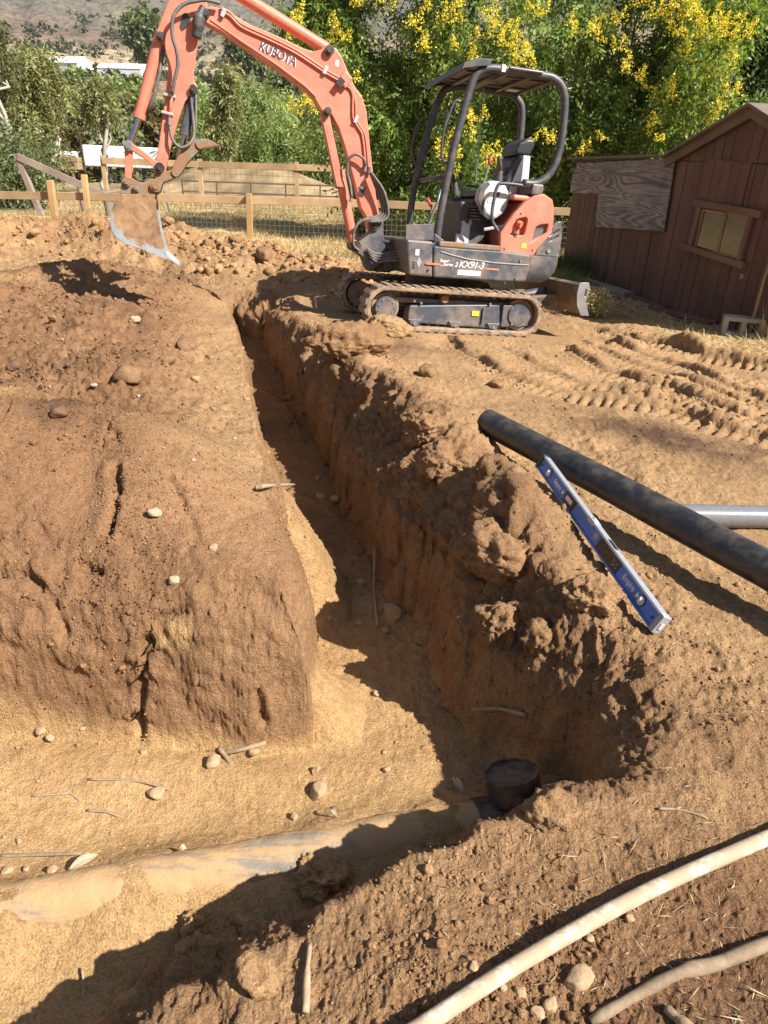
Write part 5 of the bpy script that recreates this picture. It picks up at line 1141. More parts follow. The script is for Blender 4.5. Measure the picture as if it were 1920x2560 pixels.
VT = [(-44.9, 120, 1, 11.5, 5.0, MIDG, 'bright green valley tree between the white roofs'), (-50, 112, 1, 9.6, 4.0, MIDG, 'green valley tree just left below the white roofs'), (-33, 95, 0, 8.0, 4.4, MIDG, 'rounded green tree left of the arm, below the white roof'), (-28.1, 85, 0, 6.0, 3.2, RST, 'reddish brown tinged tree left of the bucket cylinder'), (-30.3, 80, -1, 5.4, 3.3, OAK, 'dark oak at the middle left of the valley'), (-22, 62, -1.5, 2.9, 3.0, OLV, 'silvery olive shrub tree above the white screen'), (-25.4, 60, -1.5, 2.8, 1.8, RST, 'small brownish tree left of the white screen'), (-26.0, 92, 0, 6.2, 2.8, OAK, 'dark oak directly left of the arm'), (-22.4, 86, 0, 6.6, 2.6, OAK, 'dark tree seen between arm and thumb cylinder'), (-21.6, 112, 2, 10.3, 4.0, OAK, 'dark oak right of the arm, far up the valley'), (-28.0, 132, 3, 12.2, 4.0, OAK, 'dark oak behind the arm, farthest of the valley oaks'), (-14.2, 92, 0, 8.0, 3.8, OAK, 'broad dark oak behind the tallest pepper tree'), (-26.9, 104, 1, 9.0, 2.8, MIDG, 'green tree hidden partly by the arm top half'), (-38.5, 90, 0, 7.0, 3.2, MIDG, 'green tree beside the upper left eucalyptus'), (-14.6, 62, -1, 4.2, 2.2, OAK, 'dark shrub tree between the pale eucalyptus and the peppers'), (-5.0, 62, -1, 4.6, 2.8, OAK, 'dark oak glimpsed between boom and boom cylinder'), (-37.5, 112, 2, 10.6, 3.0, MIDG, 'small round green tree under the right end of the white roofs'), (-17.8, 122, 3, 12.2, 4.4, OAK, 'dark oak below the boom lettering'), (-34, 70, -1.5, 3.6, 3.0, OAK, 'dark bushy oak behind the upper left trunks'), (-10.5, 78, -1, 6.0, 2.6, OAK, 'dark oak just right of the tallest pepper tree'), (-18.5, 74, -1, 5.0, 2.4, MIDG, 'green tree right of the arm base, above the fence')]
for x, y, zb, zt, w_, cols, lab in VT:
    zt = zt * (.82 if x < -20 else .95)
    mid(V_, lab, x, y, zb, zt, w_, cols, 400, .0056 * y + .10, 'trees in the valley', .3, .2, sp=.010 * y, k=7, per=16, wf=.6)
mid('hill_tree', 'dark tree clump on the hillside left of the arm top', -101, 330, 31, 44, 6, OAK, 400, 2.0, 'trees on the hillside', .2, .5, sp=3.6, k=7, wf=.7)
mid('hill_tree', 'dark conical tree on the hillside right of the arm', -58, 300, 25, 38, 4, OAK, 260, 1.6, 'trees on the hillside', .2, .4, sp=2.4, k=7, wf=.7)
mid('hill_tree', 'dark rounded tree on the hillside farther right of the arm', -51, 305, 26, 36, 5, OAK, 260, 1.6, 'trees on the hillside', .2, .4, sp=2.4, k=6, wf=.7)
# far scrub that nobody could count
rg = np.random.default_rng(5); N = 9000
th = rg.uniform(-.62, .75, N); r_ = np.exp(rg.uniform(math.log(70), math.log(1500), N)); x = r_ * np.sin(th); y = r_ * np.cos(th)
den = fbm(x, y, None, .012, 4, .55, 23) + .5 * fbm(x, y, None, .03, 3, .5, 29); k = (den > -.02) | (r_ < 130); x, y, r_ = x[k], y[k], r_[k]; z = hill_z(x, y)
sz = np.interp(r_, [60, 150, 500, 1500], [.8, 1.5, 2.6, 5.5]) * rg.uniform(.5, 1.5, len(x)); m_ = 12
P0 = np.repeat(np.stack([x, y, z], -1), m_, 0) + unit(rg.normal(size=(len(x) * m_, 3))) * np.repeat(sz, m_)[:, None] * np.array((1, 1, .75)) * rg.uniform(.3, 1, (len(x) * m_, 1)) + np.array((0, 0, .45)) * np.repeat(sz, m_)[:, None]
cl = np.array([(.07, .085, .042), (.09, .095, .05), (.055, .07, .036), (.10, .09, .055)])[rg.integers(0, 4, len(x))]
V, F, CO = leaf_mesh('scrub', P0, unit(rg.normal(size=P0.shape)), np.repeat(sz, m_) * .8, np.repeat(sz, m_) * .6, np.repeat(cl, m_, 0) * rg.uniform(.75, 1.25, (len(P0), 1)), rg)
o = link('hillside_scrub', mesh_np('hillside_scrub', V, F, CO), M['leaf']); tag(o, 'scattered dull green scrub covering the far hillside', 'scrub', kind='stuff')
# dry grass in the field beyond the ridge and along the shed
rg = np.random.default_rng(6); N = 75000
x = rg.uniform(-11, 6.5, N); y = 12.6 + 16 * rg.random(N) ** 1.5; den = fbm(x, y, None, 1.1, 3, .55, 33)
k = (den > -.25) & ~((np.abs(x - .5) < 2.2) & (y < 12.8)); x, y = x[k], y[k]; zt, oo = terrain(x, y); k = oo['ridge'] < .10; x, y, zt = x[k], y[k], zt[k]
hh = rg.uniform(.06, .22, len(x)) * (1 + .5 * fbm(x, y, None, .6, 2, .5, 35))
D_ = unit(np.stack([rg.normal(0, .55, len(x)), rg.normal(0, .55, len(x)), np.ones(len(x))], -1))
cl = np.array([(.52, .39, .19), (.60, .47, .25), (.44, .31, .15), (.40, .33, .15)])[rg.integers(0, 4, len(x))] * rg.uniform(.8, 1.15, (len(x), 1))
V, F, CO = leaf_mesh('grass', np.stack([x, y, zt - .01], -1), D_, hh, .013, cl, rg)
o = link('dry_grass', mesh_np('dry_grass', V, F, CO), M['straw']); tag(o, 'dry yellow grass covering the field behind the fence', 'grass', kind='stuff')
def tuft(name, label, cat, x, y, n, h, r, cols, lw, rg, spread=.7, group=None, stems=False):
    xx = x + rg.normal(0, r * .5, n); yy = y + rg.normal(0, r * .5, n); zz = np.array([gz(a, b_) for a, b_ in zip(xx, yy)]) if n < 700 else np.full(n, gz(x, y))
    D_ = unit(np.stack([rg.normal(0, spread, n), rg.normal(0, spread, n), np.ones(n)], -1))
    cl = np.array(cols)[rg.integers(0, len(cols), n)] * rg.uniform(.75, 1.2, (n, 1))
    if stems:   # bushy: leaves along bent stems
        t = rg.random(n); P0 = np.stack([x + (xx - x) * .3, y + (yy - y) * .3, zz], -1) + D_ * (t * h)[:, None]; V, F, CO = leaf_mesh(name, P0, unit(D_ + rg.normal(size=D_.shape)), h * .14, lw * 2.2, cl, rg)
    else: V, F, CO = leaf_mesh(name, np.stack([xx, yy, zz - .01], -1), D_, h * rg.uniform(.5, 1.1, n), lw, cl, rg)
    o = link(name, mesh_np(name, V, F, CO), M['straw']); tag(o, label, cat, group); return o
rg = np.random.default_rng(8); STR = [(.52, .41, .22), (.62, .50, .30), (.46, .34, .18)]; WG = [(.20, .26, .06), (.26, .30, .09), (.32, .31, .12)]
tuft('dry_bush', 'pale yellow dry bush beside the dozer blade', 'bush', 2.35, 8.75, 2600, .36, .30, [(.46, .40, .20), (.38, .36, .17), (.52, .44, .24)], .008, rg, .8, stems=True)
tuft('green_weeds', 'bright green weeds between the counterweight and the shed', 'weeds', 2.35, 10.9, 1500, .36, .42, WG, .010, rg, .5)
tuft('shade_dark_weeds', 'green weeds in the shade at the far end of the shed', 'weeds', 2.75, 11.9, 900, .45, .45, [(.09, .13, .035), (.12, .15, .05)], .012, rg, .5)  # darkened copy of the bright weed greens, shade put into the colour
tuft('straw_clump', 'clump of pale straw at the right edge below the metal bowl', 'straw', 3.95, 7.15, 700, .22, .28, STR, .006, rg, 1.6)
tuft('dry_weed', 'thin bare weed standing before the concrete block', 'weed', 3.98, 7.6, 60, .45, .12, STR, .005, rg, .6)
tuft('weed', 'small dark weed on the spoil ridge left of the boom foot', 'weed', -2.15, 12.6, 60, .28, .06, [(.16, .12, .06)], .012, rg, .2)
o = link('verge_straw', None, None) if False else None
n = 2600; x = rg.uniform(2.4, 4.4, n); y = 7.2 + rg.uniform(-.3, 2.6, n); k = (x > 2.5 + .25 * (9.5 - y)) & (x < 3.9 - .25 * (y - 8)); x, y = x[k], y[k]; zt, _ = terrain(x, y)
V, F, CO = leaf_mesh('straw', np.stack([x, y, zt + .004], -1), unit(np.stack([rg.normal(size=len(x)), rg.normal(size=len(x)), np.abs(rg.normal(size=len(x))) * .35 + .08], -1)), .14 * rg.uniform(.4, 1.2, len(x)), .008, np.array(STR)[rg.integers(0, 3, len(x))], rg)
o = link('verge_straw', mesh_np('verge_straw', V, F, CO), M['straw']); tag(o, 'flattened dry straw along the foot of the shed', 'straw', kind='stuff')
# white farm sheds and screens in the distance
def far_box(name, label, cat, c, d, rz, m_, roof=0, grp=None):
    t = empty(name, c, (0, 0, rz)); tag(t, label, cat, grp)
    MB().box((0, 0, d[2] / 2), d).build('wall', M[m_], t)
    if roof: MB().add([(-d[0] / 2, -d[1] / 2 - .2, d[2]), (d[0] / 2, -d[1] / 2 - .2, d[2]), (d[0] / 2, 0, d[2] + roof), (-d[0] / 2, 0, d[2] + roof), (-d[0] / 2, d[1] / 2 + .2, d[2]), (d[0] / 2, d[1] / 2 + .2, d[2])], [(0, 1, 2, 3), (3, 2, 5, 4), (0, 3, 4), (1, 5, 2)]).build('roof', M['whitesheet'], t)
    return t
far_box('greenhouse', 'long white greenhouse roof at the upper left of the valley', 'greenhouse', (-121, 300, float(hill_z(-121., 300.)) + .5), (15, 8, 3.2), -.35, 'whitesheet', 2.2, 'white greenhouses')
far_box('greenhouse', 'long white greenhouse roof just left of the bucket cylinder', 'greenhouse', (-101, 300, float(hill_z(-101., 300.)) + .5), (18, 8, 2.8), -.22, 'whitesheet', 1.8, 'white greenhouses')
far_box('greenhouse', 'small white roof just left of the bucket cylinder rod among trees', 'greenhouse', (-34.5, 116, float(hill_z(-34.5, 116.)) + 1.5), (5, 2, .9), -.1, 'whitesheet', .4, 'white greenhouses')
far_box('white_wall', 'long thin white wall crossing the far hillside at the left', 'wall', (-153, 420, float(hill_z(-153., 420.))), (32, 1, 1.6), -.12, 'whitesheet')
far_box('white_wall', 'thin white wall on the hillside right of the arm', 'wall', (-82, 400, float(hill_z(-82., 400.))), (22, 1, 1.6), -.1, 'whitesheet')
far_box('far_house', 'small pale house among trees below the boom', 'house', (-46, 250, float(hill_z(-46., 250.))), (6, 5, 2), .1, 'whitesheet', 1.0)
ws = empty('white_screen', (-16.7, 48, -.4)); tag(ws, 'low white screen with faded grey marks behind the excavator bucket', 'screen')
MB().box((0, 0, 1.0), (4.9, .5, 1.15)).build('panel', M['whitesheet'], ws, bevel=.05)
for k in range(9):
    MB().box((-.9 + rg.uniform(-.4, 2.6), -.253, 1.05 + rg.uniform(-.22, .3)), (rg.uniform(.08, .25), .006, rg.uniform(.05, .18))).build('grey_mark', M['grey'], ws)
for k, x in enumerate((-18.6, -17.3)):
    o = MB().cyl((x, 46.5, -.9), (x - .12 + .0 * k, 46.5, 1.85), .055, 8).build('dark_pole', M['blackm'], None); tag(o, ('dark pole at the left part of the white screen', 'dark pole at the middle of the white screen')[k], 'pole')
hb = empty('animal_hutch', (-18.6, 44.5, -.3)); tag(hb, 'small tan hutch with white roof tanks left of the white screen', 'hutch')
MB().box((0, 0, .55), (1.0, .7, .62)).build('wall', M['cedar'], hb); MB().box((.2, -.36, .48), (.22, .02, .3)).build('doorway', M['decalblk'], hb)
for dx in (-.28, .2): MB().cyl((dx - .2, 0, .98), (dx + .2, 0, .98), .17, 12).build('tank', M['whitesheet'], hb, smooth='auto')
# ------------------------------------------------------------------ things lying about
CAMV = Vector((0, 0, CAM_H))
def sight(px, py):
    d = fw * 1775 + R_ * (px - 960) + U_ * (1280 - py); return d.normalized()
def on_ground(px, py):
    """point of the ground surveyed at this photograph position"""
    d = sight(px, py); t = .7; last = t
    while t < 40:
        p = CAMV + d * t
        if p.z < gz(p.x, p.y):
            a, b_ = last, t
            for _ in range(14):
                mtt = (a + b_) / 2; q = CAMV + d * mtt
                if q.z < gz(q.x, q.y): b_ = mtt
                else: a = mtt
            q = CAMV + d * b_; return Vector((q.x, q.y, gz(q.x, q.y))), b_
        last = t; t += max(.02, t * .012)
    return CAMV + d * 20, 20
def ico(sub):
    bm_ = bmesh.new(); bmesh.ops.create_icosphere(bm_, subdivisions=sub, radius=1); v = np.array([q.co for q in bm_.verts]); f = np.array([[w_.index for w_ in q.verts] for q in bm_.faces]); bm_.free(); return v, f
IO = (np.array([(1, 0, 0), (-1, 0, 0), (0, 1, 0), (0, -1, 0), (0, 0, 1), (0, 0, -1)], float), np.array([(0, 2, 4), (2, 1, 4), (1, 3, 4), (3, 0, 4), (2, 0, 5), (1, 2, 5), (3, 1, 5), (0, 3, 5)]))
I1, I2, I3, I4, I5 = ico(1), ico(2), ico(3), ico(4), ico(5)
def rock_shape(ic, seed, amp=.3, sharp=.0, sq=(1, .85, .7), f=1.3, fine=.04):
    v, fc = ic; n = fbm(v[:, 0] + seed * 3.1, v[:, 1], v[:, 2] - seed, f, 2, .5, seed) ; q = v * (1 + amp * n)[:, None]
    if sharp:   # flatten some facets
        rg_ = np.random.default_rng(seed)
        for _ in range(12):
            d = unit(rg_.normal(size=3)); h = q @ d; c = .55 + .25 * rg_.random(); q = q - np.where(h > c, (h - c) * sharp, 0)[:, None] * d
    q = q * (1 + fine * fbm(q[:, 0], q[:, 1], q[:, 2], 6, 3, .6, seed + 9, True))[:, None]
    return q * np.array(sq), fc
ROCKS = [rock_shape(I3, s, .30, .9, (1, .85, .72), 1.3, .09) for s in range(6)]
def place_rock(px, py, diam, label, m_='rock', seed=0, name='rock', group=None, sink=.25):
    p, t = on_ground(px, py); depth = t * sight(px, py).dot(fw); r = diam / 2 * depth / 1775
    v, f = ROCKS[seed % 6]; a = seed * 1.7; ca, sa = math.cos(a), math.sin(a); q = v * r * 1.08; q = np.stack([q[:, 0] * ca - q[:, 1] * sa, q[:, 0] * sa + q[:, 1] * ca, q[:, 2]], -1)
    o = link(name, mesh_np(name, q, f, smooth=True), M[m_]); o.location = (p.x, p.y, p.z + r * (.72 - sink)); tag(o, label, name.replace('_', ' '), group); return o
G1 = 'loose rocks on the pit floor'; G2 = 'rocks on the left bank'; G3 = 'stones in the trench'; G4 = 'rocks by the white pipe'; G5 = 'lumps on the spoil ridge'
RL = [(388, 1990, 46, 'round tan rock under the long thin twig on the pit floor', 'rock', G1), (795, 1985, 56, 'largest round tan rock on the lit pit floor near the shadow', 'rock', G1), (965, 1927, 24, 'small rock on the pit floor at the very edge of the shadow', 'rock', G1), (912, 2068, 26, 'half buried rock on the pit floor just behind the buried pipe', 'rock', G1), (130, 2180, 30, 'rock touching the curled dry leaf at the lower left', 'rock', G1), (66, 2176, 22, 'small rock left of the curled dry leaf', 'rock', G1), (20, 2180, 32, 'pale rock at the left picture edge above the buried pipe', 'rock', G1), (49, 2104, 18, 'small upright pebble above the rocks at the lower left', 'rock', G1), (536, 1908, 46, 'wide flat rock at the foot of the dirt block', 'rock', G1), (632, 1886, 30, 'small rock at the foot of the dirt block near its right corner', 'rock', G1), (104, 1834, 30, 'left of the paired stones under the left bank', 'rock', G1), (126, 1850, 28, 'right of the paired stones under the left bank', 'rock', G1), (208, 1822, 24, 'single tan stone under the left bank right of the pair', 'rock', G1), (360, 1884, 20, 'small stone under the dirt block at its left crack', 'rock', G1), (735, 2045, 26, 'low elongated rock on the pit floor left of the buried pipe scrape', 'rock', G1),
 (388, 1287, 34, 'pale angular stone high on the dirt block', 'palerock', G2), (437, 1455, 34, 'pale whitish stone in the middle of the dirt block', 'palerock', G2), (535, 1374, 28, 'rough tan stone right of the two pale stones on the block', 'rock', G2), (417, 905, 46, 'flat brown rock on the far left bank', 'clodrock', G2), (336, 803, 28, 'tan rock on the left bank nearer the bucket', 'palerock', G2), (132, 803, 28, 'round tan rock at the sandy patch on the far left', 'clodrock', G2), (38, 919, 40, 'dark rock at the left picture edge with strong shadow', 'darkrock', G2), (145, 1040, 50, 'broad low brown rock on the left bank', 'darkrock', G2), (347, 994, 16, 'white pebble right of the broad brown rock', 'palerock', G2), (237, 965, 18, 'white pebble above the broad brown rock', 'palerock', G2), (485, 1153, 15, 'lone white pebble near the trench edge, the nearer one', 'palerock', G2), (587, 1098, 11, 'tiny white pebble almost at the trench edge', 'palerock', G2), (486, 951, 28, 'brown rock right of the flat rock, near the trench', 'rock', G2), (324, 939, 85, 'half buried boulder on the far left bank', 'clodrock', G2), (470, 875, 70, 'dark lump of earth near the far trench edge', 'clodrock', G2), (155, 850, 10, 'tiny white pebble on the far left bank', 'palerock', G2),
 (982, 1541, 60, 'large reddish stone lying against the trench wall', 'rock', G3), (963, 1580, 30, 'stone directly below the large reddish one', 'rock', G3), (898, 1560, 20, 'small stone in the shadow left of the reddish one', 'rock', G3), (941, 1736, 21, 'smooth oval pebble on the shaded trench floor', 'palerock', G3), (903, 1462, 28, 'reddish stone in the trench shadow beside the stick', 'rock', G3), (838, 1250, 30, 'stone at the trench wall above the leaning stick', 'rock', G3), (800, 1245, 26, 'stone left of the one above the leaning stick', 'rock', G3), (795, 1198, 18, 'small stone on the trench floor farther back', 'rock', G3),
 (1444, 2458, 72, 'big angular rock between the white pipe and the branch', 'rock', G4), (1471, 2347, 28, 'small rock just below the middle of the white pipe', 'rock', G4), (1571, 2300, 30, 'small tan rock touching the white pipe on the right', 'rock', G4), (1346, 2538, 40, 'rounded clod at the bottom edge left of the branch', 'rock', G4), (1378, 2516, 44, 'tall clod at the bottom edge right of its rounded neighbour', 'rock', G4), (1302, 2486, 36, 'clod below the white pipe at the bottom', 'rock', G4), (1183, 2417, 30, 'clod above the white pipe at the bottom', 'rock', G4), (1258, 2470, 26, 'small clod against the underside of the white pipe', 'rock', G4),
 (1071, 940, 56, 'brown clod on the trench berm near the track', 'clodrock', 'clods on the berm'), (1238, 967, 44, 'dark crumbly clod right of the berm near the ruts', 'clodrock', 'clods on the berm'),
 (518, 618, 42, 'pale lump on the spoil ridge right of the bucket', 'clodrock', G5), (556, 620, 30, 'lump on the spoil ridge under the fence post', 'clodrock', G5), (665, 645, 50, 'biggest lump on the spoil ridge near the boom foot', 'clodrock', G5), (95, 570, 24, 'rounded lump on the ridge at the far left', 'clodrock', G5), (463, 628, 20, 'small lump on the ridge beside the bucket tooth', 'clodrock', G5), (185, 577, 18, 'small lump on the ridge left of the bucket', 'clodrock', G5)]
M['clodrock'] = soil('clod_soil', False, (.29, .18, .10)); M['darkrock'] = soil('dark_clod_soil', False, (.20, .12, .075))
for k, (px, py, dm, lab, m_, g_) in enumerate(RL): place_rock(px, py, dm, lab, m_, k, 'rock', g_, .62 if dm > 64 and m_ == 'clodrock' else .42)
# large crumbly clods on the wall and the near bank
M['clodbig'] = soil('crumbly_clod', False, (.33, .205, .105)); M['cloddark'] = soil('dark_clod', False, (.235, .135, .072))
def clod(px, py, diam, label, seed, sq=(1, .8, .75), m_='clodbig', sink=.3, rot=0.):
    p, t = on_ground(px, py); r = diam / 2 * t * sight(px, py).dot(fw) / 1775
    v, f = I5 if diam > 95 else I4; rg_ = np.random.default_rng(seed); q = v * (1 + .40 * fbm(v[:, 0] + seed, v[:, 1], v[:, 2], 1.5, 2, .5, seed))[:, None]
    for _ in range(9):
        dd_ = unit(rg_.normal(size=3)); h_ = q @ dd_; q = q - np.where(h_ > .68, (h_ - .68) * .85, 0)[:, None] * dd_
    q = q * np.array(sq); q = q * r; n = unit(v)
    q = q + n * (.026 * fbm(q[:, 0] + seed, q[:, 1], q[:, 2], 16, 2, .6, seed, True) + .016 * fbm(q[:, 0], q[:, 1] + seed, q[:, 2], 44, 2, .65, seed + 3, True) + .010 * fbm(q[:, 0], q[:, 1] + seed, q[:, 2], 110, 2, .6, seed + 5, True))[:, None]
    gi = KD.find((p.x, p.y, 0))[1]; gc_ = GC.reshape(-1, 3)[gi]
    o = link('dirt_clod', mesh_np('dirt_clod', q, f, np.tile(gc_ * 1.08, (len(q), 1)), smooth=True), M['clod']); o.location = (p.x, p.y, p.z + r * sq[2] * (.5 - sink)); o.rotation_euler = (0, 0, rot); tag(o, label, 'clod', 'large dirt clods on the banks'); return o
clod(1235, 1385, 250, 'largest tan block of earth on the trench lip left of the level', 1, (.9, .75, .55), sink=.5, rot=.3)
clod(1120, 1150, 150, 'tan clod on the trench lip above the largest earth block', 2, (1, .8, .7), sink=.45)
clod(1245, 1585, 120, 'sunlit clod hanging on the shaded trench wall', 3, (.8, .8, 1.1))
clod(1345, 1610, 80, 'smaller sunlit clod right of the hanging one', 4, (.8, .8, 1.0))
clod(1475, 1500, 120, 'crumbly clod at the near end of the level', 5, (1, .9, .6), 'clodbig')
clod(1060, 1075, 100, 'far tan clod on the trench lip at the black pipe end', 6, (1, .9, .7))
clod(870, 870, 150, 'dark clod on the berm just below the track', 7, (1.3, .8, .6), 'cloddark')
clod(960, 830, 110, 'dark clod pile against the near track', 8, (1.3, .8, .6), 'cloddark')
clod(490, 2395, 80, 'sunlit crumbly clod standing out of the shaded near bank', 9, (1, .8, .9))
clod(480, 2325, 60, 'small sunlit clod above the crumbly one on the near bank', 10, (.7, .8, 1.1))
clod(640, 2320, 60, 'sunlit clod on the near bank right of the crumbly one', 11)
clod(640, 2440, 80, 'low sunlit clod on the near bank edge', 12)
clod(1100, 2120, 60, 'small crumbly clod on the lip below the black fitting', 13, (1, .8, .8))
clod(800, 2190, 110, 'tan clod on the near bank edge over the buried pipe', 14, (1.2, .9, .6))
clod(1380, 2030, 90, 'tan crumbly clod on the near bank right of the fitting', 15, (1.3, .9, .5))
# crumbs and pebbles: uncountable
rg = np.random.default_rng(12)
def crumbs(name, label, N, ic, rmin, rmax, wfun, rg, tint=1.05, dmax=14):
    d = np.hypot(GX, GY).ravel(); cell = (d ** 1.35)                       # log-polar grid: weight back to even spacing on screen
    w_ = wfun().ravel() * (d < dmax); w_ = np.clip(w_, 0, None); idx = rg.choice(len(w_), N, p=w_ / w_.sum())
    v0, f0 = ic; sh = [rock_shape(ic, s, .55, .9, (1, .9, .8), 1.7) [0] for s in range(40, 48)]
    r = rmin * (rmax / rmin) ** (rg.random(N) ** 2.2) * np.clip(d[idx] / 3, .75, 2.5)
    nv = len(v0); V = np.empty((N, nv, 3), np.float32)
    a = rg.random(N) * 6.28; ca, sa = np.cos(a), np.sin(a); s = np.array(sh)[rg.integers(0, 8, N)] * r[:, None, None]
    V[..., 0] = s[..., 0] * ca[:, None] - s[..., 1] * sa[:, None]; V[..., 1] = s[..., 0] * sa[:, None] + s[..., 1] * ca[:, None]; V[..., 2] = s[..., 2]
    V += (GPf[idx] + np.stack([rg.normal(0, .004, N), rg.normal(0, .004, N), r * .08], -1))[:, None]
    F = (f0[None] + (np.arange(N) * nv)[:, None, None]).reshape(-1, 3)
    c = GC.reshape(-1, 3)[idx] * rg.uniform(.85, 1.3, (N, 1)) * tint; c = np.where(rg.random((N, 1)) < .012, np.array((.46, .38, .26)), c)
    o = link(name, mesh_np(name, V.reshape(-1, 3), F, np.repeat(c, nv, 0), False), M['clod']); tag(o, label, 'soil', kind='stuff')
base_w = .35 + .9 * GO['ridge'] + .8 * GO['berm'] + .7 * GO['left'] + .5 * GO['rut'] + .5 * (GO['q'] < .05) * (GY > 2.8) + .55 * (GO['q'] < .05) * (GY < 2.4) + .5 * sstep(.95, 1., GO['q']) * (GY < 1.8)
patch = np.clip(vnoise(GX * 2.2, GY * 2.2, seed=301) * 1.4 + .45, .05, 1.5) * (1 - GO['mach'] * .7) * (GO['wall'] < .9)
crumbs('soil_grit', 'fine grit covering the banks and the pit floor', 26000, IO, .0028, .0085, lambda: base_w * (.35 + patch), rg)
crumbs('bank_grit', 'gritty crumbs covering the left bank', 15000, IO, .0045, .013, lambda: (GO['left'] + .8 * GO['heap']) * (.25 + np.clip(vnoise(GX * 2.2, GY * 2.2, seed=301) * 1.4 + .45, .05, 1.5)) * (GO['q'] > .3), rg)
crumbs('soil_crumbs', 'soil crumbs scattered over the dug ground', 5500, I1, .005, .013, lambda: base_w * patch, rg)
crumbs('ridge_lumps', 'broken soil lumps covering the spoil ridge', 900, I2, .010, .042, lambda: GO['ridge'] ** 1.5 * np.clip(vnoise(GX * 1.3, GY * 1.3, seed=302) + .6, .05, 2) * (1 - GO['mach']), rg, dmax=16)
crumbs('soil_lumps', 'small soil lumps and pebbles scattered over the banks', 1500, I2, .007, .024, lambda: (base_w - .15) * patch ** 1.5 * (1 - .75 * (GO['q'] < .1)) + 1.1 * (GO['q'] < .06) * (GY > 2.9) * (GY < 8.5), rg)
# ------------------------------------------------------------------ pipes
def pipe_mesh(pts, r, wall=.008, seg=28):
    b = MB(); pts = [Vector(p) for p in pts]; b.tube(pts, r, seg, cap=False); n = len(pts)
    b2 = MB().tube(pts, r - wall, seg, cap=False); off_ = len(b.v); b.v += b2.v; b.f += [tuple(i + off_ for i in reversed(q)) for q in b2.f]
    for k in range(seg):
        k2 = (k + 1) % seg; b.f += [(k2, k, off_ + k, off_ + k2), ((n - 1) * seg + k, (n - 1) * seg + k2, off_ + (n - 1) * seg + k2, off_ + (n - 1) * seg + k)]
    return b
o = pipe_mesh([(.575, 3.93, .215), (1.10, 3.10, .20), (1.53, 2.42, .18), (2.15, 1.45, .12)], .075, .008).build('black_pipe', M['pipe'], None, smooth='auto'); tag(o, 'long black plastic pipe lying across the right bank behind the level', 'pipe')
o = pipe_mesh([(1.36, 3.13, .055), (1.9, 3.16, .055), (2.9, 3.2, .055)], .057, .006).build('grey_pipe', M['silverpipe'], None, smooth='auto'); tag(o, 'shiny grey pipe on the ground partly hidden behind the black pipe', 'pipe')
ax = Vector((PIPE_B[0] - PIPE_A[0], PIPE_B[1] - PIPE_A[1], 0)).normalized()
bp = [Vector((PIPE_A[0], PIPE_A[1], -.645)) + ax * t for t in np.linspace(-.3, 2.42, 28)]
_pv = MB().tube(smooth_path([tuple(p) for p in bp], 5), .088, 36); _a = np.array(_pv.v); _c = np.array((PIPE_A[0], PIPE_A[1], -.64)); _t = (_a - _c) @ np.array(ax); _o = _a - (_c + _t[:, None] * np.array(ax)); _a = _a + unit(_o) * (.010 * fbm(_a[:, 0], _a[:, 1], _a[:, 2], 9, 3, .55, 131) + .005 * fbm(_a[:, 0], _a[:, 1], _a[:, 2], 40, 2, .6, 132, True))[:, None]; _pv.v = [tuple(q) for q in _a]
o = _pv.build('buried_pipe', M['dustpipe'], None, smooth=True); tag(o, 'soil coated plastic pipe half buried along the pit floor', 'pipe')
el = empty('pipe_fitting', (0, 0, 0)); tag(el, 'black elbow fitting with a wide collar at the right end of the buried pipe', 'fitting')
e0 = bp[-1] - ax * .02; up_ = Vector((-.20, .32, .93)).normalized()
pth = [e0, e0 + ax * .05]; 
for t in (.25, .5, .75, 1.): pth.append(e0 + ax * (.05 + .09 * math.sin(t * math.pi / 2)) + up_ * (.09 * (1 - math.cos(t * math.pi / 2))))
end = pth[-1]
MB().tube([tuple(p) for p in pth] + [tuple(end + up_ * .03)], .086, 26).build('elbow', M['fitting'], el, smooth=True)
MB().tube([tuple(e0 - ax * .03), tuple(e0 + ax * .07)], .098, 26).build('collar', M['fitting'], el, smooth='auto', bevel=.004)
hb_ = pipe_mesh([end + up_ * .005, end + up_ * .10], .104, .012, 28).build('collar', M['fitting'], el, smooth='auto')
MB().tube([tuple(end + up_ * .02), tuple(end + up_ * .092)], .0935, 28).build('end_plug', M['fitting'], el, smooth='auto', bevel=.006)
# white pvc pipe
pv = [on_ground(*q)[0] for q in ((2150, 2010), (1920, 2108), (1600, 2258), (1300, 2428), (1085, 2562), (900, 2680))]
pv = [(p.x, p.y, p.z + .026 + .01 * (i in (2, 3))) for i, p in enumerate(pv)]
o = pipe_mesh([Vector(p) for p in smooth_path(pv, 6)], .0182, .003, 18).build('white_pipe', M['pvc'], None, smooth='auto'); tag(o, 'long dirty white plastic pipe lying across the lower right corner', 'pipe')
def sticks(name, label, pts, r, m_='stick', seg=9, lift=.6, cat='stick', group=None):
    q = [on_ground(*p)[0] for p in pts]; rr = r if isinstance(r, list) else [r] * len(q)
    q = [(p.x, p.y, p.z + ra * lift) for p, ra in zip(q, rr)]; path = smooth_path(q, 5)
    rs_ = [rr[min(int(i / 5), len(rr) - 1)] * (1 + .06 * math.sin(i * 1.1)) for i in range(len(path))]
    o = MB().tube(path, rs_, seg).build(name, M[m_], None, smooth=True); tag(o, label, cat, group); return o
sticks('branch', 'thick bleached branch in the lower right corner below the white pipe', [(2050, 2330), (1920, 2368), (1790, 2420), (1700, 2440), (1600, 2490), (1475, 2560)], [.016, .015, .016, .013, .012, .008], lift=1.1, cat='branch')
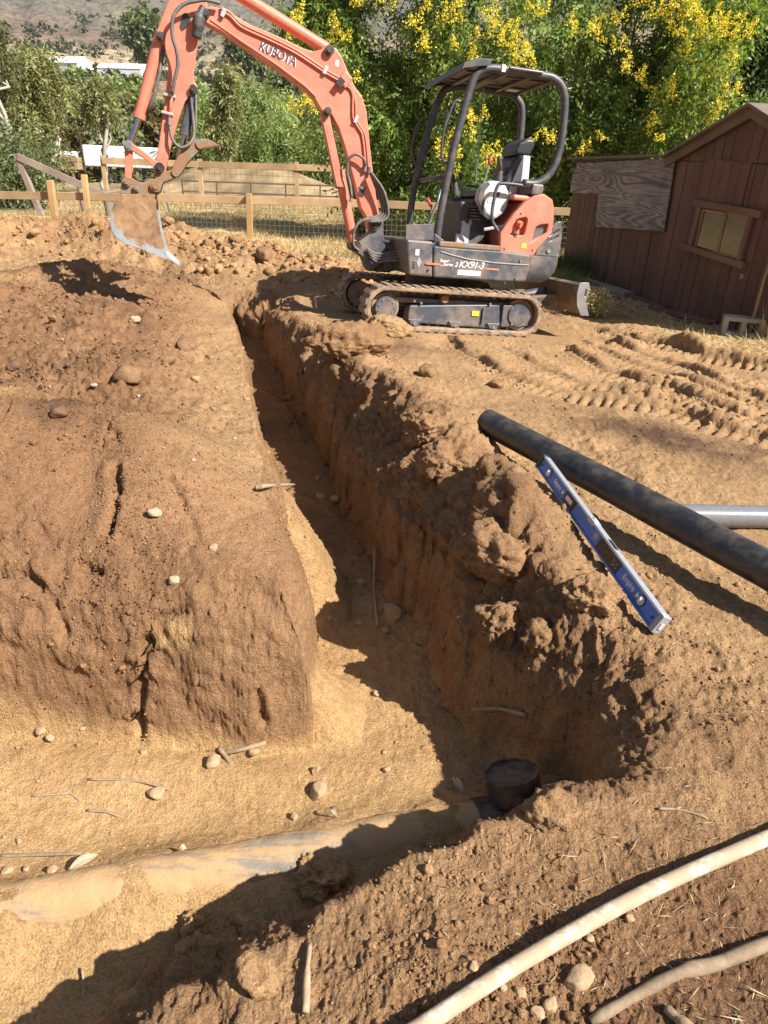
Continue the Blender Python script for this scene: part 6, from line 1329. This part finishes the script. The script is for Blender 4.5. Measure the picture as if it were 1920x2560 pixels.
sticks('wood_scrap', 'split piece of wood at the bottom edge below the branch', [(1665, 2525), (1700, 2560), (1740, 2600)], [.010, .015, .015], cat='wood')
sticks('stick', 'pale vertical root stub on the near bank at the bottom', [(775, 2365), (768, 2440), (765, 2540)], [.006, .009, .009], cat='root', lift=1.5)
sticks('stick', 'long thin stick leaning in the shaded trench', [(937, 1375), (935, 1450), (937, 1510), (944, 1570)], [.008, .009, .009, .007], cat='stick', lift=1.5)
sticks('stick', 'pale stick poking over the left trench edge', [(640, 1230), (680, 1222), (740, 1213)], [.011, .009, .003], cat='stick', lift=2)
sticks('root', 'pale broken root sticking out of the shaded trench wall', [(1180, 1785), (1215, 1790), (1255, 1800), (1310, 1820)], [.010, .010, .010, .008], cat='root', lift=2.5)
sticks('stick', 'straight stick along the foot of the dirt block', [(560, 1885), (610, 1878), (665, 1865)], .009, cat='stick')
sticks('stick', 'short stick crossing the foot of the dirt block', [(548, 1875), (565, 1895), (580, 1915)], .010, cat='stick')
T_ = 'twigs on the pit floor'
sticks('twig', 'long thin twig above the round tan rock on the pit floor', [(222, 1950), (300, 1952), (360, 1960), (428, 1978)], .005, 'stick', 6, 1, 'twig', T_)
sticks('twig', 'dark bent twig on the pit floor at the left', [(80, 1992), (150, 1987), (175, 1985), (202, 2005)], .004, 'twig', 6, 1, 'twig', T_)
sticks('twig', 'dark short twig on the pit floor below the long twig', [(218, 2028), (265, 2032), (298, 2043)], .005, 'twig', 6, 1, 'twig', T_)
sticks('twig', 'straight grey twig on the pit floor at the left picture edge', [(0, 2143), (90, 2140), (205, 2136)], .006, 'twig', 6, 1, 'twig', T_)
sticks('twig', 'thin curved twig on the far edge of the near bank at the right', [(1645, 2024), (1690, 2026), (1740, 2038), (1768, 2050)], .004, 'stick', 6, 1, 'twig')
sticks('twig', 'thin upright stem in the shaded lower left bank', [(207, 2430), (211, 2465), (211, 2500)], .004, 'stick', 6, 4, 'twig')
def leaf(px, py, L_, W_, ang, label):
    p, _ = on_ground(px, py); n = 9; b = MB(); v = []; f = []
    for i in range(n):
        t = i / (n - 1); w_ = W_ * math.sin(math.pi * (t * .92 + .05)) ; z = .012 + .02 * math.sin(t * 3.0)
        for s in (-1, -.4, .4, 1): v.append(((t - .5) * L_, s * w_ / 2, z + .012 * abs(s)))
    for i in range(n - 1):
        for k in range(3): f.append((i * 4 + k, i * 4 + k + 1, i * 4 + k + 5, i * 4 + k + 4))
    o = b.add(v, f).build('dry_leaf', M['leafdry'], None, smooth=True); md = o.modifiers.new('thick', 'SOLIDIFY'); md.thickness = .0015
    o.location = p; o.rotation_euler = (.25, .1, ang); tag(o, label, 'leaf', 'dry leaves in the pit')
leaf(208, 2165, .10, .035, .75, 'large curled dry leaf on the pit floor at the lower left')
leaf(836, 2038, .05, .016, -.9, 'small pale leaf on the pit floor behind the buried pipe')
leaf(1148, 1972, .08, .03, -1.1, 'pale dry leaf in the shadow left of the black fitting')
leaf(455, 2132, .03, .022, .3, 'white leaf scrap on the pit floor above the pipe')
leaf(792, 1935, .045, .012, 1.4, 'narrow upright dry leaf near the largest pit rock')
# straw bits on the near bank and around the level
rg = np.random.default_rng(14); N = 1500
d = np.hypot(GX, GY).ravel(); w_ = ((GY < 2.6) & (GX > .15) & (GO['q'] > .97)).ravel() * np.clip(vnoise(GX * 2.4, GY * 2.4, seed=401) + .55, .02, 2).ravel() * (.5 + 2 * g2(GX, GY, .95, .75, .5, .4)).ravel() + .02 * (GO['q'] < .05).ravel() * (GY < 2.4).ravel()
idx = rg.choice(len(w_), N, p=w_ / w_.sum()); dr = np.stack([rg.normal(size=N), rg.normal(size=N), rg.normal(0, .13, N)], -1)
V, F, CO = leaf_mesh('straw', GPf[idx] + np.array((0, 0, .005)), unit(dr), .012 * 6 ** (rg.random(N) ** 1.6), .0024 * rg.uniform(.6, 1.7, N), np.array([(.44, .33, .19), (.52, .40, .25), (.28, .19, .115), (.36, .26, .15)])[rg.integers(0, 4, N)], rg)
o = link('straw_bits', mesh_np('straw_bits', V, F, CO), M['straw']); tag(o, 'bits of dry straw scattered over the near bank', 'straw', kind='stuff')
# ------------------------------------------------------------------ spirit level
N0 = Vector((1.025, 2.135, .030)); N1 = Vector((.775, 3.36, .215)); N0.z = gz(N0.x, N0.y) + .012; N1.z = max(.20, gz(N1.x, N1.y) + .012)
_dz = max(gz(*(N0.lerp(N1, t)).xy) + .004 - N0.lerp(N1, t).z for t in np.linspace(0, 1, 25)); N0.z += max(0, _dz) * .5; N1.z += max(0, _dz) * 1.1; xd = (N1 - N0).normalized(); yd = Vector((0, 0, 1)).cross(xd).normalized(); zd = xd.cross(yd); tl = math.radians(-24); yd, zd = yd * math.cos(tl) - zd * math.sin(tl), yd * math.sin(tl) + zd * math.cos(tl)
lev = empty('spirit_level'); lev.matrix_world = Matrix.Translation(N0) @ Matrix((xd, yd, zd)).transposed().to_4x4()
tag(lev, 'long blue digital spirit level with silver top edge lying on the berm', 'level')
LL = 1.22; LH = .076; LT = .036
MB().box((LL / 2, LT / 2, LH / 2), (LL - .05, LT * .62, LH - .012)).build('web', M['blue'], lev)
for z in (.005, LH - .005): MB().box((LL / 2, LT / 2, z), (LL - .05, LT, .010)).build('flange', M['alu'] if z > .03 else M['blue'], lev, bevel=.0015)
MB().box((LL / 2, LT * .845, LH / 2 - .0), (LL - .052, .0012, LH - .021)).build('blue_face', M['blue'], lev)
for x in (.0125, LL - .0125): MB().box((x, LT / 2, LH / 2), (.025, LT + .004, LH + .003)).build('end_cap', M['blackm' if x > 1 else 'grey'], lev, bevel=.003)
MB().box((-.002, LT / 2, LH * .45), (.003, .016, .026)).build('end_label', M['lgrey'], lev)
FY = LT * .87
def disc(x, r, y, m_, nm, par):
    b = MB(); b.cyl((x, y, LH / 2), (x, y + .003, LH / 2), r, 28); return b.build(nm, M[m_], par, smooth='auto')
for t in (.108, .890):
    x = LL * (1 - t); vr = disc(x, .023, FY, 'blackm', 'vial_ring', lev); disc(x, .019, FY + .0025, 'lgrey', 'vial_window', vr)
    MB().cyl((x - .0, FY + .006, LH / 2 - .014), (x, FY + .006, LH / 2 + .014), .0075, 12).build('vial', M['vial'], vr, smooth=True)
x = LL * (1 - .316); wv = MB().box((x, FY + .001, LH / 2), (.105, .003, LH - .020)).build('vial_housing', M['blackm'], lev, bevel=.001)
MB().box((x + .004, FY + .003, LH / 2 + .002), (.062, .003, .020)).build('vial', M['vial'], wv, bevel=.001)
x = LL * .515; tvb = MB().box((x, LT / 2 + .001, LH - .008), (.055, LT + .0025, .020)).build('centre_vial_housing', M['bladeedge'], lev, bevel=.001); MB().cyl((x - .02, LT / 2, LH + .001), (x + .02, LT / 2, LH + .001), .007, 12).build('vial', M['vial'], tvb, smooth=True)
x = LL * (1 - .655); ds = MB().box((x, FY + .001, LH / 2), (.185, .004, LH - .019)).build('display_panel', M['blackm'], lev, bevel=.001)
MB().box((x + .025, FY + .0032, LH / 2 + .002), (.10, .002, .026)).build('screen', M['screen'], ds)
for dx, dz in ((-.045, .008), (-.060, -.004), (-.072, .008), (-.05, -.010), (-.078, -.008)): MB().box((x + dx, FY + .0035, LH / 2 + dz), (.006, .002, .003)).build('button', M['lgrey'], ds)
MB().box((x + .03, LT / 2, LH + .0006), (.07, LT * .6, .0012)).build('top_screen', M['screen'], ds)
MB().box((LL * (1 - .55), FY + .001, LH / 2 + .006), (.035, .003, .028)).build('grey_label', M['grey'], lev)
for x in (.045, LL - .045): MB().cyl((x, FY, LH / 2 - .004), (x, FY + .002, LH / 2 - .004), .006, 14).build('hang_hole', M['decalblk'], lev)
LM = lambda x, z: Matrix(((-1, 0, 0, x), (0, 0, 1, FY + .0008), (0, 1, 0, z), (0, 0, 0, 1)))
lettering('Empire', .034, M['silverletter'], LM(LL * (1 - .765), LH / 2 - .009), lev, .0008, 0, .0006, xs=.95)
lettering('Empire', .030, M['silverletter'], LM(LL * (1 - .165), LH / 2 - .008), lev, .0007, 0, .0006, xs=.95)
for t in (.765, .165):
    x = LL * (1 - t) - (.118 if t > .5 else .104); b = MB(); b.prism([(x - .014, LH / 2), (x, LH / 2 + .012), (x, LH / 2 - .012)], FY, FY + .0015); b.prism([(x, LH / 2 + .010), (x + .006, LH / 2 + .010), (x + .006, LH / 2 - .010), (x, LH / 2 - .010)], FY, FY + .0015); b.build('arrow_mark', M['silverletter'], lev)
# ------------------------------------------------------------------ air
b = MB().box((0, 700, 330), (4200, 3400, 700))
hz = b.build('haze', None, None); tag(hz, 'thin bluish air between the camera and the far hillside', 'haze', kind='stuff')
hm = bpy.data.materials.new('haze'); hm.use_nodes = True; n = hm.node_tree; n.nodes.clear()
pv_ = n.nodes.new('ShaderNodeVolumePrincipled'); pv_.inputs['Density'].default_value = .00010; pv_.inputs['Color'].default_value = (.80, .87, 1., 1); pv_.inputs['Anisotropy'].default_value = .2
mo = n.nodes.new('ShaderNodeOutputMaterial'); n.links.new(pv_.outputs[0], mo.inputs['Volume']); hz.data.materials.append(hm)
